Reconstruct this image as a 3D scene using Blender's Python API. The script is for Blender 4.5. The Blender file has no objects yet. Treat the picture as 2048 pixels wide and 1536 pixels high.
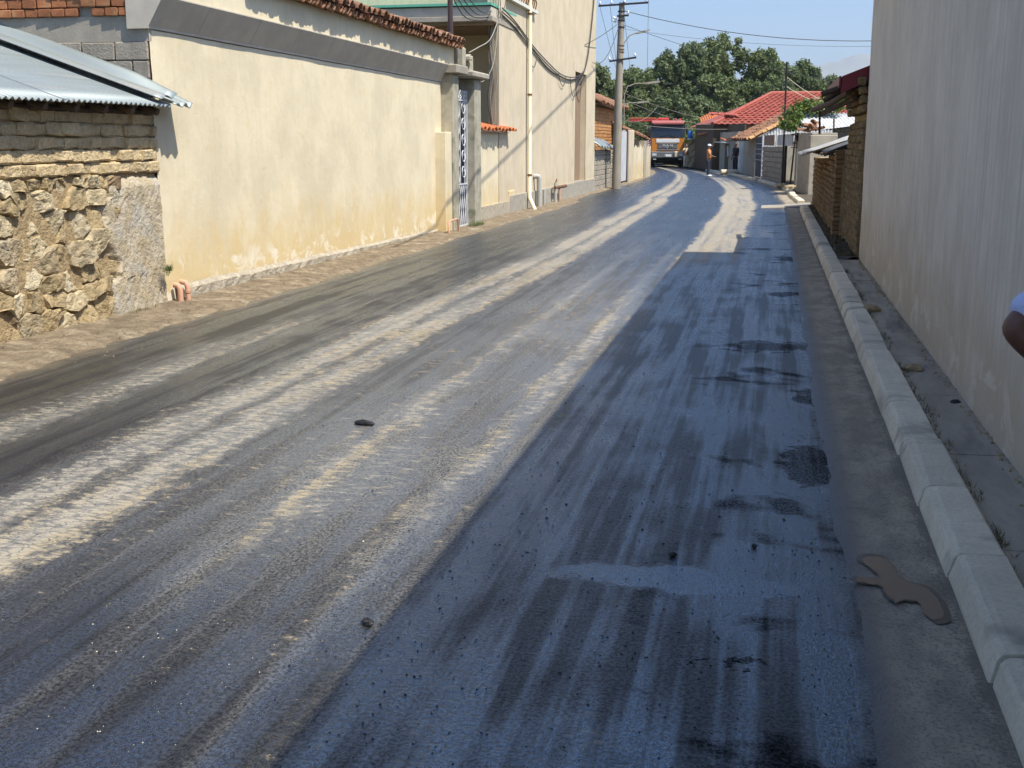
import bpy, math, random
import numpy as np
from mathutils import Vector, Matrix
R_ = random.Random
rad = math.radians
sc = bpy.context.scene
col = sc.collection

# ------------------------------------------------------------------ camera, sky, sun, exposure
A = rad(12.5)                                   # the street runs 12.5 degrees right of the lens axis
sA, cA = math.sin(A), math.cos(A)
cam_d = bpy.data.cameras.new('camera'); cam = bpy.data.objects.new('camera', cam_d); col.objects.link(cam)
cam_d.sensor_width = 36.0; cam_d.lens = 36.0*2300/2048; cam_d.clip_start = 0.05; cam_d.clip_end = 20000
cam.location = (0, 0, 1.85); cam.rotation_euler = (rad(90-11.86), 0, 0)
sc.camera = cam
SUN_EL = rad(59)
toward = Vector((.891*cA-.454*sA, -.891*sA-.454*cA, 0)).normalized()   # horizontal direction to the sun
wd = bpy.data.worlds.new('World'); sc.world = wd; wd.use_nodes = True
wn = wd.node_tree; bg = wn.nodes['Background']
sky = wn.nodes.new('ShaderNodeTexSky'); sky.sky_type = 'NISHITA'; sky.sun_disc = False
sky.sun_elevation = SUN_EL; sky.sun_rotation = math.atan2(toward.x, toward.y)
sky.altitude = 250; sky.air_density = 1.0; sky.dust_density = 1.6; sky.ozone_density = 9.0
wn.links.new(sky.outputs[0], bg.inputs[0]); bg.inputs[1].default_value = 0.125
sun_d = bpy.data.lights.new('sun', 'SUN'); sun_d.energy = 4.5; sun_d.angle = rad(0.55); sun_d.color = (1, .94, .83)
sun = bpy.data.objects.new('sun', sun_d); col.objects.link(sun)
sv = Vector((toward.x*math.cos(SUN_EL), toward.y*math.cos(SUN_EL), math.sin(SUN_EL)))
sun.rotation_euler = sv.to_track_quat('Z', 'Y').to_euler(); sun.location = (20, -20, 40)
sc.render.engine = 'CYCLES'
cy = sc.cycles; cy.max_bounces = 5; cy.diffuse_bounces = 3; cy.glossy_bounces = 2; cy.transmission_bounces = 2; cy.transparent_max_bounces = 4; cy.caustics_reflective = False; cy.caustics_refractive = False; cy.adaptive_threshold = .025
sc.view_settings.view_transform = 'Standard'; sc.view_settings.look = 'None'
sc.view_settings.exposure = 0.66; sc.view_settings.gamma = 1.0; sc.view_settings.use_curve_mapping = False

def W(u, v, z=0.0): return (u*cA+v*sA, -u*sA+v*cA, z)     # street frame (u across, v along) to world

# ------------------------------------------------------------------ materials
class G:
    def __init__(s, name):
        s.m = bpy.data.materials.new(name); s.m.use_nodes = True
        s.t = s.m.node_tree; s.b = s.t.nodes['Principled BSDF']; s.tc = None
    def n(s, typ, **k):
        nd = s.t.nodes.new('ShaderNode'+typ)
        for a, b in k.items(): setattr(nd, a, b)
        return nd
    def put(s, sock, v):
        if isinstance(v, bpy.types.NodeSocket): s.t.links.new(v, sock)
        elif v is not None:
            if isinstance(v, tuple) and sock.type == 'RGBA' and len(v) == 3: v = v+(1,)
            sock.default_value = v
    def co(s, k='Object'):
        if not s.tc: s.tc = s.n('TexCoord')
        return s.tc.outputs[k]
    def sc(s, vec, scale=(1,1,1), loc=(0,0,0), rot=(0,0,0)):
        nd = s.n('Mapping'); s.put(nd.inputs[0], vec); nd.inputs[1].default_value = loc; nd.inputs[2].default_value = rot; nd.inputs[3].default_value = scale
        return nd.outputs[0]
    def noise(s, scale=5., detail=4., rough=.55, vec=None, dist=0.):
        nd = s.n('TexNoise'); s.put(nd.inputs['Vector'], vec if vec is not None else s.co())
        nd.inputs['Scale'].default_value = scale; nd.inputs['Detail'].default_value = detail*.75; nd.inputs['Roughness'].default_value = rough; nd.inputs['Distortion'].default_value = dist
        return nd.outputs[0]
    def vor(s, scale=5., vec=None, feature='F1', out=0, rnd=1.):
        nd = s.n('TexVoronoi', feature=feature); s.put(nd.inputs['Vector'], vec if vec is not None else s.co()); nd.inputs['Scale'].default_value = scale; nd.inputs['Randomness'].default_value = rnd
        return nd.outputs[out]
    def ramp(s, f, stops, interp='LINEAR'):
        nd = s.n('ValToRGB'); s.put(nd.inputs[0], f); cr = nd.color_ramp; cr.interpolation = interp
        e = cr.elements
        while len(e) < len(stops): e.new(.5)
        for i, (p, c) in enumerate(sorted(stops, key=lambda q: q[0])):
            if not isinstance(c, tuple): c = (c, c, c)
            e[i].position = p; e[i].color = c+(1,)
        return nd.outputs[0]
    def mix(s, f, a, b, mode='MIX'):
        nd = s.n('Mix', data_type='RGBA', blend_type=mode); s.put(nd.inputs[0], f); s.put(nd.inputs[6], a); s.put(nd.inputs[7], b)
        return nd.outputs[2]
    def ma(s, op, a, b=None, c=None):
        nd = s.n('Math', operation=op); s.put(nd.inputs[0], a)
        if b is not None: s.put(nd.inputs[1], b)
        if c is not None: s.put(nd.inputs[2], c)
        return nd.outputs[0]
    def sstep(s, f, a, b, lo=0., hi=1.):
        nd = s.n('MapRange', interpolation_type='SMOOTHSTEP'); s.put(nd.inputs[0], f); s.put(nd.inputs[1], a); s.put(nd.inputs[2], b); nd.inputs[3].default_value = lo; nd.inputs[4].default_value = hi
        return nd.outputs[0]
    def xyz(s, v):
        nd = s.n('SeparateXYZ'); s.put(nd.inputs[0], v); return nd.outputs
    def ma2(s, uv, g):
        nd = s.n('TexNoise'); s.put(nd.inputs['Vector'], uv); nd.inputs['Scale'].default_value = 9.; nd.inputs['Detail'].default_value = 3
        a = s.n('VectorMath', operation='MULTIPLY_ADD'); s.put(a.inputs[0], nd.outputs['Color']); a.inputs[1].default_value = (.12, .12, 0); s.put(a.inputs[2], uv); return a.outputs[0]
    def rnd(s): return s.n('ObjectInfo').outputs['Random']
    def bump(s, h, strength=.3, dist=.02, prev=None):
        nd = s.n('Bump'); s.put(nd.inputs['Height'], h); nd.inputs['Strength'].default_value = strength; nd.inputs['Distance'].default_value = dist
        if prev is not None: s.put(nd.inputs['Normal'], prev)
        return nd.outputs[0]
    def out(s, color=None, rough=None, normal=None, spec=None, metal=None):
        for k, v in (('Base Color', color), ('Roughness', rough), ('Normal', normal), ('Specular IOR Level', spec), ('Metallic', metal)):
            if v is not None: s.put(s.b.inputs[k], v)
        return s.m

def rough_mat(name, c1, c2, scale=4., rough=.9, bump=.4, bdist=.01, bscale=40., c3=None, vary=0., fine=.25, spec=.3, metal=0., stretch=(1,1,1), wear=None):
    """two-tone mottled surface with fine grain; vary shifts the tone from object to object"""
    g = G(name); v = g.sc(g.co(), stretch)
    if vary:
        r0 = g.n('ObjectInfo'); off = g.n('VectorMath', operation='SCALE'); g.put(off.inputs[0], (37., 17., 53.)); g.put(off.inputs[3], r0.outputs['Random'])
        ad = g.n('VectorMath', operation='ADD'); g.put(ad.inputs[0], v); g.put(ad.inputs[1], off.outputs[0]); v = ad.outputs[0]
    a = g.noise(scale, 6, .6, v)
    c = g.mix(g.sstep(a, .3, .7), c1, c2)
    if c3: c = g.mix(g.sstep(g.noise(scale*.45, 5, .65, v, .4), .52, .68), c, c3)
    f = g.noise(bscale, 5, .7, v)
    c = g.mix(g.ma('MULTIPLY', g.sstep(f, .35, .75), fine), c, tuple(x*.45 for x in c1))
    if vary:
        k = g.ma('MULTIPLY_ADD', r0.outputs['Random'], vary, 1-vary/2)
        hs = g.n('HueSaturation'); g.put(hs.inputs['Value'], k); g.put(hs.inputs['Color'], c); c = hs.outputs[0]
    nb = g.bump(g.ma('ADD', f, g.ma('MULTIPLY', a, .8)), bump, bdist)
    return g.out(c, rough, nb, spec, metal)

def plain(name, c, rough=.5, metal=0., spec=.5, dirt=.25):
    g = G(name); a = g.noise(6, 5, .65)
    return g.out(g.mix(g.ma('MULTIPLY', g.sstep(a, .45, .75), dirt), c, tuple(x*.4+.03 for x in c)), rough, None, spec, metal)

M = {}
# road: fresh bitumen with dusty tracks, laid out in the ribbon's own metres (UV = across, along)
def road_material():
    g = G('fresh_bitumen_road'); uv = g.co('UV'); x = g.xyz(uv); V = x[1]
    wob = g.ma('MULTIPLY', g.ma('SUBTRACT', g.noise(1., 2, .5, g.sc(uv, (.3, .07, 1))), .5), .5)
    wob2 = g.ma('MULTIPLY', g.ma('SUBTRACT', g.noise(1., 4, .75, g.sc(uv, (6., 2.4, 1))), .5), .42)
    U = g.ma('ADD', g.ma('ADD', x[0], wob), wob2)
    T = g.ma('DIVIDE', g.ma('ADD', U, 6.6), 7.4)
    def prof(st): return g.ramp(T, [((u+6.6)/7.4, d) for u, d in st], 'EASE')
    tracks = prof([(-6.6, .3), (-5.7, .2), (-5.4, .06), (-4.35, .06), (-4.15, .05), (-3.95, .30), (-3.78, .50), (-3.62, .54), (-3.5, .36), (-3.36, .5), (-3.18, .50), (-2.95, .14), (-1.5, .1), (-1.3, .3), (-1.15, .1), (-.98, .3), (-.85, .2), (-.72, .1), (-.55, .26), (-.4, .1), (-.2, .08), (0, .2), (.12, .08), (.25, .1), (.42, .34)])
    second = prof([(-5.2, 0.), (-4.9, .3), (-4.72, .4), (-4.4, .0)])
    centre = prof([(-3.2, .1), (-2.9, .3), (-2.6, .36), (-2.42, .48), (-2.28, .86), (-2.16, .5), (-1.75, .5), (-1.62, .9), (-1.48, .45), (-1.2, .0)])
    rtrack = prof([(-1.55, 0.), (-1.28, .48), (-1.05, .58), (-.9, .34), (-.75, .56), (-.5, .46), (-.25, .0)])
    Vn = g.ma('DIVIDE', V, 80.)
    fC = g.ramp(Vn, [(0, .05), (3.2/80, .13), (4.5/80, .55), (6.5/80, 1.), (13/80, .95), (17/80, .6), (22/80, .2), (30/80, .06), (1, .04)])
    fB = g.ramp(Vn, [(0, 1.), (9/80, 1.), (14/80, .25), (20/80, .0), (1, 0.)])
    fR = g.ramp(Vn, [(0, .0), (16/80, .08), (20.5/80, .85), (50/80, .95), (62/80, .4), (1, .2)])
    fA = g.ma('MULTIPLY', g.ramp(Vn, [(0, .8), (16/80, .78), (24/80, .92), (1, .96)]), 1.3)
    C = g.ma('MULTIPLY', centre, fC); Rt = g.ma('MULTIPLY', rtrack, fR)
    D0 = g.ma('ADD', g.ma('ADD', g.ma('MULTIPLY', tracks, fA), g.ma('MULTIPLY', second, fB)), Rt)
    big = g.ma('MULTIPLY', g.ma('SUBTRACT', g.noise(1., 3, .6, g.sc(uv, (1.0, .3, 1))), .5), .45)
    # transverse drag marks and grain break the dust up
    drag = g.noise(1., 5, .75, g.sc(uv, (8., 19., 1)), .6)
    grain = g.noise(1., 4, .85, g.sc(uv, (64., 56., 1)))
    speck = g.sstep(g.vor(1., g.sc(uv, (26., 26., 1))), .17, .08)
    streak = g.noise(1., 3, .6, g.sc(uv, (9., .5, 1)))
    nz = g.ma('ADD', g.ma('ADD', g.ma('MULTIPLY', drag, .55), g.ma('MULTIPLY', grain, .5)), g.ma('MULTIPLY', streak, .25))
    nz = g.ma('ADD', g.ma('MULTIPLY', g.ma('SUBTRACT', nz, .65), 2.1), .5)
    D = g.ma('ADD', g.ma('ADD', D0, g.ma('MULTIPLY', C, .42)), big)
    cover = g.sstep(g.ma('SUBTRACT', D, nz), -.12, .14)
    crk = g.vor(1., g.sc(g.ma2(uv, g), (9., 27., 1)), 'DISTANCE_TO_EDGE'); cover = g.ma('MULTIPLY', cover, g.sstep(crk, .0, .12, .4, 1.))
    film = g.sstep(g.ma('ADD', g.ma('ADD', C, g.ma('ADD', D0, big)), g.ma('MULTIPLY', g.ma('SUBTRACT', streak, .5), .55)), .08, .8)
    patch = g.noise(1., 4, .62, g.sc(uv, (1.9, .95, 1), (7.3, 2.1, 0)), .3)
    gs = g.sstep(grain, .40, .60)
    tar = g.mix(film, g.mix(gs, (.009, .009, .010), (.022, .021, .021)), g.mix(gs, (.034, .033, .031), (.215, .205, .182)))
    dust = g.mix(g.noise(2.2, 3, .6, uv), (.42, .35, .24), (.32, .27, .185))
    c = g.mix(g.ma('MULTIPLY', cover, .93), tar, dust)
    c = g.mix(g.ma('MULTIPLY', speck, .8), c, (.008, .008, .009))
    # earth trodden in from the verge
    earth = g.sstep(g.ma('ADD', x[0], g.ma('MULTIPLY', g.noise(2.6, 4, .65, g.sc(uv, (1, .45, 1))), .9)), -5.2, -5.75)
    c = g.mix(g.ma('MULTIPLY', earth, g.ma('MULTIPLY_ADD', grain, .9, .3)), c, (.17, .13, .085))
    # black raw bitumen spills at the right edge
    pool = g.ma('MULTIPLY', g.sstep(g.noise(1., 4, .65, g.sc(uv, (1.1, 1.3, 1), (3.1, .4, 0)), .5), .58, .66), g.sstep(x[0], -.9, -.1))
    ex = None
    dn_ = g.n('TexNoise'); g.put(dn_.inputs['Vector'], uv); dn_.inputs['Scale'].default_value = 4.2; dn_.inputs['Detail'].default_value = 5; dn_.inputs['Roughness'].default_value = .7
    dq = g.xyz(dn_.outputs['Color']); xu = g.ma('ADD', x[0], g.ma('MULTIPLY', g.ma('SUBTRACT', dq[0], .5), .55)); xv = g.ma('ADD', V, g.ma('MULTIPLY', g.ma('SUBTRACT', dq[1], .5), 1.1))
    for (pu, pv, ru, rv) in ((.3, 6.75, .17, .5), (.16, 10.75, .5, .28), (-.06, 3.98, .1, .055), (.28, 14.6, .22, .2), (.32, 8.6, .12, .25), (.32, 19.2, .2, .4)):
        du = g.ma('POWER', g.ma('ABSOLUTE', g.ma('DIVIDE', g.ma('SUBTRACT', xu, pu), ru)), 2.); dv = g.ma('POWER', g.ma('ABSOLUTE', g.ma('DIVIDE', g.ma('SUBTRACT', xv, pv), rv)), 2.)
        e = g.sstep(g.ma('ADD', g.ma('ADD', du, dv), g.ma('MULTIPLY', g.ma('SUBTRACT', g.ma('ADD', drag, grain), 1.), 1.6)), 1.4, .6)
        ex = e if ex is None else g.ma('MAXIMUM', ex, e)
    pool = g.ma('MAXIMUM', pool, ex)
    pool = g.ma('MULTIPLY', pool, g.ma('MULTIPLY_ADD', g.ma('MULTIPLY', drag, gs), -.75, 1.))
    c = g.mix(pool, c, (.007, .007, .008))
    r = g.ma('ADD', g.ma('MULTIPLY', patch, .36), g.ma('MULTIPLY', g.noise(1., 4, .62, g.sc(uv, (6.5, .2, 1), (1.7, 3.3, 0))), .66))
    gl = g.sstep(r, .44, .585)
    far = g.sstep(V, 13., 24.); gl = g.ma('ADD', g.ma('MULTIPLY', gl, g.ma('MULTIPLY_ADD', far, -.75, 1.)), g.ma('MULTIPLY', far, .5))
    wu = g.ma('POWER', g.ma('ABSOLUTE', g.ma('DIVIDE', g.ma('ADD', xu, .28), .62)), 2.); wv = g.ma('POWER', g.ma('ABSOLUTE', g.ma('DIVIDE', g.ma('SUBTRACT', g.ma('MULTIPLY_ADD', g.ma('SUBTRACT', dq[1], .5), .3, V), 4.72), .16)), 2.)
    gl = g.ma('MAXIMUM', gl, g.ma('MULTIPLY', g.sstep(g.ma('ADD', wu, wv), 1.2, .5), 1.25))
    r = g.ma('MULTIPLY_ADD', gl, -.2, .42)
    r = g.ma('ADD', r, g.ma('MULTIPLY', pool, .35)); r = g.ma('ADD', r, g.ma('MULTIPLY', cover, .4)); r = g.ma('ADD', r, g.ma('MULTIPLY', film, .08))
    sp = g.ma('SUBTRACT', g.ma('MULTIPLY_ADD', gl, .85, .2), g.ma('MULTIPLY', cover, .35))
    sp = g.ma('MULTIPLY', sp, g.ma('MULTIPLY_ADD', gs, 1.0, .42))
    sp = g.ma('MULTIPLY', sp, g.ma('SUBTRACT', 1., g.ma('MULTIPLY', pool, .97)))
    h = g.ma('ADD', g.ma('MULTIPLY', grain, .7), g.ma('MULTIPLY', drag, .6))
    nb = g.bump(h, .75, .009)
    g.b.inputs['IOR'].default_value = 2.0; g.b.inputs['Specular Tint'].default_value = (.62, .82, 1., 1.)  # tint paints a bluer sky sheen into the bitumen's reflections
    return g.out(c, r, nb, sp)
M['road'] = road_material()

def wall_material(name, base, warm, pale, damp_h, streak=.25, stain=(.3, .26, .18), grime=.2, sxy=3.0, patchy=1.):
    """rendered wall: soft vertical streaks, trowel mottling, warm splash zone and pale salts near the ground"""
    g = G(name); P = g.co(); z = g.xyz(P)[2]
    m = g.noise(1.3, 6, .6, P); mm = g.noise(7., 5, .6, P, .6)
    c = g.mix(g.sstep(m, .35, .68), base, tuple(b*.86 for b in base))
    c = g.mix(g.ma('MULTIPLY', g.sstep(mm, .5, .75), .35*patchy), c, warm)
    st = g.noise(1., 5, .65, g.sc(P, (14., 14., .45)))
    c = g.mix(g.ma('MULTIPLY', g.sstep(st, .42, .72), streak), c, stain)
    st2 = g.noise(1., 5, .7, g.sc(P, (42., 42., 1.1), (3, 5, 1)))
    c = g.mix(g.ma('MULTIPLY', g.sstep(st2, .5, .75), streak*.7), c, tuple(b*.55 for b in base))
    hz = g.ma('ADD', z, g.ma('MULTIPLY', g.ma('SUBTRACT', g.noise(sxy, 5, .6, g.sc(P, (1, 1, .6))), .5), 1.7))
    c = g.mix(g.ma('MULTIPLY', g.sstep(hz, damp_h*1.35, damp_h*.2), .85), c, warm)
    salts = g.ma('MULTIPLY', g.sstep(g.noise(2.2, 6, .66, g.sc(P, (1, 1, 1.4), (2, 1, 4)), .5), .49, .6), g.sstep(hz, damp_h*.75, damp_h*.1))
    c = g.mix(g.ma('MULTIPLY', salts, .85), c, pale)
    c = g.mix(g.ma('MULTIPLY', g.sstep(z, .5, .0), grime), c, stain)
    fine = g.noise(60., 5, .75, P)
    c = g.mix(g.ma('MULTIPLY', g.sstep(fine, .55, .8), .16), c, stain)
    nb = g.bump(g.ma('ADD', g.ma('MULTIPLY', mm, 1.3), g.ma('MULTIPLY', fine, .45)), .35, .012)
    return g.out(c, .9, nb, .25)
M['yellow'] = wall_material('yellow_limewash', (.74, .65, .46), (.64, .49, .245), (.8, .75, .62), .9, .12, (.5, .4, .22), .15)
M['beige'] = wall_material('beige_render', (.66, .56, .4), (.52, .42, .27), (.68, .62, .5), .7, .34, (.44, .38, .28), .15, patchy=.4)
M['greyrender'] = wall_material('grey_render', (.78, .69, .56), (.54, .43, .29), (.72, .65, .52), 1.0, .46, (.44, .39, .31), .5, patchy=.5)
M['oldplaster'] = wall_material('old_lime_plaster', (.52, .43, .29), (.5, .37, .19), (.6, .55, .44), 1.2, .4, (.2, .16, .1), .2)
M['pitted'] = rough_mat('pitted_plaster', (.56, .49, .37), (.46, .37, .23), 5, .97, 1., .03, 22, c3=(.50, .46, .38), fine=.55)
M['cement'] = rough_mat('cement', (.41, .365, .295), (.31, .28, .225), 3, .92, .5, .008, 55, vary=.12)
M['cement_moss'] = rough_mat('mossy_cement', (.46, .42, .33), (.33, .31, .235), 5, .95, .6, .01, 40, c3=(.22, .225, .15))
M['cove'] = rough_mat('cement_cove', (.60, .54, .44), (.50, .45, .37), 3, .92, .3, .005, 70)
M['plinth'] = rough_mat('roughcast_plinth', (.54, .48, .37), (.38, .33, .25), 9, .97, 1., .03, 26, fine=.5)
M['plinth_grey'] = rough_mat('grey_plinth', (.42, .385, .315), (.32, .295, .24), 5, .95, .7, .015, 40)
M['block'] = rough_mat('concrete_block', (.42, .375, .3), (.32, .285, .23), 4, .97, .9, .02, 45, vary=.2)
M['kerb'] = rough_mat('kerb_concrete', (.72, .63, .465), (.62, .54, .40), 3, .88, .35, .005, 45, vary=.22, c3=(.36, .31, .235), fine=.4)
def gutter_material():
    g = G('gutter_concrete'); uv = g.co('UV'); P = g.co(); x = g.xyz(uv)
    n1 = g.noise(2.4, 5, .65, g.sc(uv, (1.6, .8, 1))); n2 = g.noise(60., 3, .75, uv); n3 = g.noise(9., 4, .7, uv)
    c = g.mix(g.sstep(n1, .35, .65), (.40, .335, .235), (.25, .21, .155)); c = g.mix(g.ma('MULTIPLY', g.sstep(n3, .5, .72), .6), c, (.16, .14, .11))
    c = g.mix(g.ma('MULTIPLY', g.sstep(n2, .48, .64), .55), c, (.10, .09, .07))
    e = g.ma('ADD', x[0], g.ma('MULTIPLY', g.ma('SUBTRACT', g.ma('ADD', n1, n2), 1.), .16))
    tar = g.sstep(e, .56, .36); c = g.mix(tar, c, (.022, .022, .023)); c = g.mix(g.ma('MULTIPLY', g.sstep(e, .74, .80), .6), c, (.12, .10, .075))
    return g.out(c, g.ma('MULTIPLY_ADD', tar, -.42, .84), g.bump(g.ma('ADD', n2, n3), .8, .008), g.ma('MULTIPLY_ADD', tar, .4, .35))
M['gutter'] = gutter_material()
M['pave'] = rough_mat('pavement_concrete', (.45, .38, .285), (.33, .275, .205), 2.5, .92, .5, .006, 55, c3=(.19, .17, .15), stretch=(2.4, .6, 1))
M['dirt'] = rough_mat('dry_earth', (.33, .26, .17), (.17, .13, .085), 7, 1., 1., .04, 30, c3=(.42, .35, .24), fine=.6)
M['dark_soil'] = rough_mat('dark_soil', (.11, .09, .065), (.16, .13, .09), 4, 1., 1., .05, 25, c3=(.07, .065, .05), fine=.6)
M['field'] = rough_mat('field', (.14, .13, .06), (.2, .17, .09), .05, 1., .4, .05, 2, c3=(.08, .1, .04))
M['adobe'] = rough_mat('adobe', (.66, .52, .31), (.54, .41, .23), 6, .97, 1., .03, 24, c3=(.6, .49, .3), vary=.22, fine=.4)
M['mud'] = rough_mat('mud_mortar', (.48, .36, .2), (.36, .26, .14), 6, 1., 1., .04, 20, fine=.6)
M['mudwall'] = rough_mat('mud_brick', (.3, .21, .105), (.22, .15, .075), 6, 1., 1., .03, 24, c3=(.36, .27, .15), vary=.3, fine=.5)
M['oldbrick'] = rough_mat('old_brick', (.29, .185, .09), (.22, .14, .07), 6, .97, .9, .02, 30, c3=(.32, .18, .085), vary=.4, fine=.4)
M['brick'] = rough_mat('terracotta_brick', (.42, .17, .075), (.33, .13, .06), 6, .92, .5, .01, 40, vary=.35, c3=(.47, .25, .12))
M['orangebrick'] = rough_mat('orange_brick', (.55, .28, .1), (.43, .2, .08), 6, .95, .6, .01, 40, vary=.3)
M['stone_cream'] = rough_mat('cream_limestone', (.60, .50, .32), (.48, .385, .23), 7, .95, 1., .035, 17, c3=(.6, .53, .38), vary=.2, fine=.4)
M['stone_tan'] = rough_mat('tan_sandstone', (.50, .39, .22), (.40, .30, .165), 7, .97, 1., .03, 24, c3=(.25, .2, .12), vary=.2, fine=.55)
M['stone_grey'] = rough_mat('grey_stone', (.48, .39, .25), (.38, .30, .185), 7, .95, 1., .035, 19, c3=(.4, .35, .25), vary=.2, fine=.45)
M['stone_brown'] = rough_mat('brown_stone', (.28, .2, .12), (.21, .15, .09), 9, .95, 1., .03, 20, vary=.2, fine=.4)
M['galv'] = rough_mat('galvanised_sheet', (.33, .375, .37), (.28, .315, .31), 1.2, .5, .1, .002, 40, metal=.55, spec=.5, stretch=(.6, 6, .6), fine=.12, c3=(.45, .42, .37))
M['oldsheet'] = rough_mat('weathered_sheet', (.52, .51, .47), (.40, .39, .36), 2, .7, .2, .003, 40, metal=.15, c3=(.38, .34, .28))
M['dulsheet'] = rough_mat('dull_sheet', (.16, .165, .17), (.12, .12, .125), 2, .7, .2, .003, 40, metal=.2)
M['whitesheet'] = rough_mat('white_sheet', (.62, .63, .63), (.52, .53, .54), 2, .6, .15, .003, 40, c3=(.45, .43, .4))
M['tile_old'] = rough_mat('weathered_tile', (.30, .15, .085), (.20, .105, .065), 9, .95, .8, .01, 45, c3=(.34, .24, .16), vary=.5, fine=.5)
M['tile_new'] = rough_mat('orange_tile', (.52, .17, .065), (.42, .13, .05), 7, .85, .4, .006, 50, vary=.3)
M['tile_red'] = rough_mat('red_tile', (.40, .105, .07), (.33, .085, .058), 4, .55, .2, .004, 40, vary=.2)
M['tile_tan'] = rough_mat('tan_tile', (.55, .32, .15), (.42, .22, .1), 7, .9, .5, .006, 50, vary=.4)
M['wood'] = rough_mat('weathered_wood', (.12, .085, .055), (.08, .055, .035), 5, .9, .6, .006, 30, stretch=(1, 1, 1), vary=.3)
M['boards'] = rough_mat('boarded_door', (.32, .22, .14), (.25, .17, .11), 4, .85, .4, .006, 30, stretch=(3, 3, .4))
M['blackmetal'] = plain('black_steel', (.02, .02, .022), .5, .3)
M['brownpipe'] = plain('brown_painted_pipe', (.055, .03, .025), .45)
M['whitemetal'] = plain('white_paint_iron', (.58, .59, .6), .5, dirt=.25)
M['creampipe'] = plain('cream_downpipe', (.74, .66, .46), .45, dirt=.1)
M['greypvc'] = plain('grey_plastic_pipe', (.42, .41, .37), .55)
M['pinkpvc'] = plain('faded_orange_pipe', (.55, .31, .2), .6)
M['rust'] = rough_mat('rusty_iron', (.2, .1, .055), (.12, .065, .04), 12, .9, .5, .005, 60)
M['pole'] = rough_mat('pole_concrete', (.36, .32, .26), (.28, .25, .2), 5, .93, .5, .008, 50, stretch=(1, 1, .4))
M['porcelain'] = plain('porcelain', (.8, .82, .82), .25, dirt=.1)
M['cable'] = plain('cable', (.05, .05, .05), .6)
M['cablelight'] = plain('grey_cable', (.32, .29, .24), .6)
M['bark'] = rough_mat('bark', (.13, .1, .07), (.08, .06, .045), 6, .95, 1., .03, 20, stretch=(1, 1, .3))
M['redpaint'] = plain('red_paint', (.5, .05, .04), .4)
M['darkred'] = plain('dark_red_sheet', (.17, .012, .02), .45, .1)
M['blueplastic'] = plain('blue_plastic', (.03, .16, .5), .35, dirt=.1)
M['navy'] = plain('navy_steel', (.012, .016, .05), .5)
M['tarp'] = plain('grey_tarpaulin', (.42, .47, .5), .6)
M['blackplastic'] = plain('black_plastic', (.022, .024, .03), .45)
M['green'] = plain('green_paint', (.12, .42, .3), .6)
M['rail'] = plain('white_rail', (.7, .68, .62), .6)
def leaf_mat(name, c1, c2, c3):
    g = G(name); a = g.noise(.9, 4, .6); b = g.noise(14., 2, .5)
    c = g.mix(g.sstep(a, .35, .65), c1, c2); c = g.mix(g.ma('MULTIPLY', g.sstep(b, .5, .7), .6), c, c3)
    g.out(c, .6, None, .25)
    tr = g.n('BsdfTranslucent'); g.put(tr.inputs[0], g.mix(.5, c, (.16, .2, .03)))
    ms = g.n('MixShader'); ms.inputs[0].default_value = .3
    o = g.t.nodes['Material Output']
    g.t.links.new(g.b.outputs[0], ms.inputs[1]); g.t.links.new(tr.outputs[0], ms.inputs[2]); g.t.links.new(ms.outputs[0], o.inputs[0])
    return g.m
M['leaf_dark'] = leaf_mat('dark_leaves', (.10, .135, .06), (.135, .175, .08), (.19, .22, .12))
M['leaf_mid'] = leaf_mat('leaves', (.125, .165, .065), (.165, .205, .085), (.22, .25, .13))
M['leaf_light'] = leaf_mat('fresh_leaves', (.075, .13, .025), (.11, .17, .035), (.15, .2, .06))
M['weed'] = leaf_mat('dry_weed', (.10, .085, .04), (.15, .12, .06), (.08, .09, .035))

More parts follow.
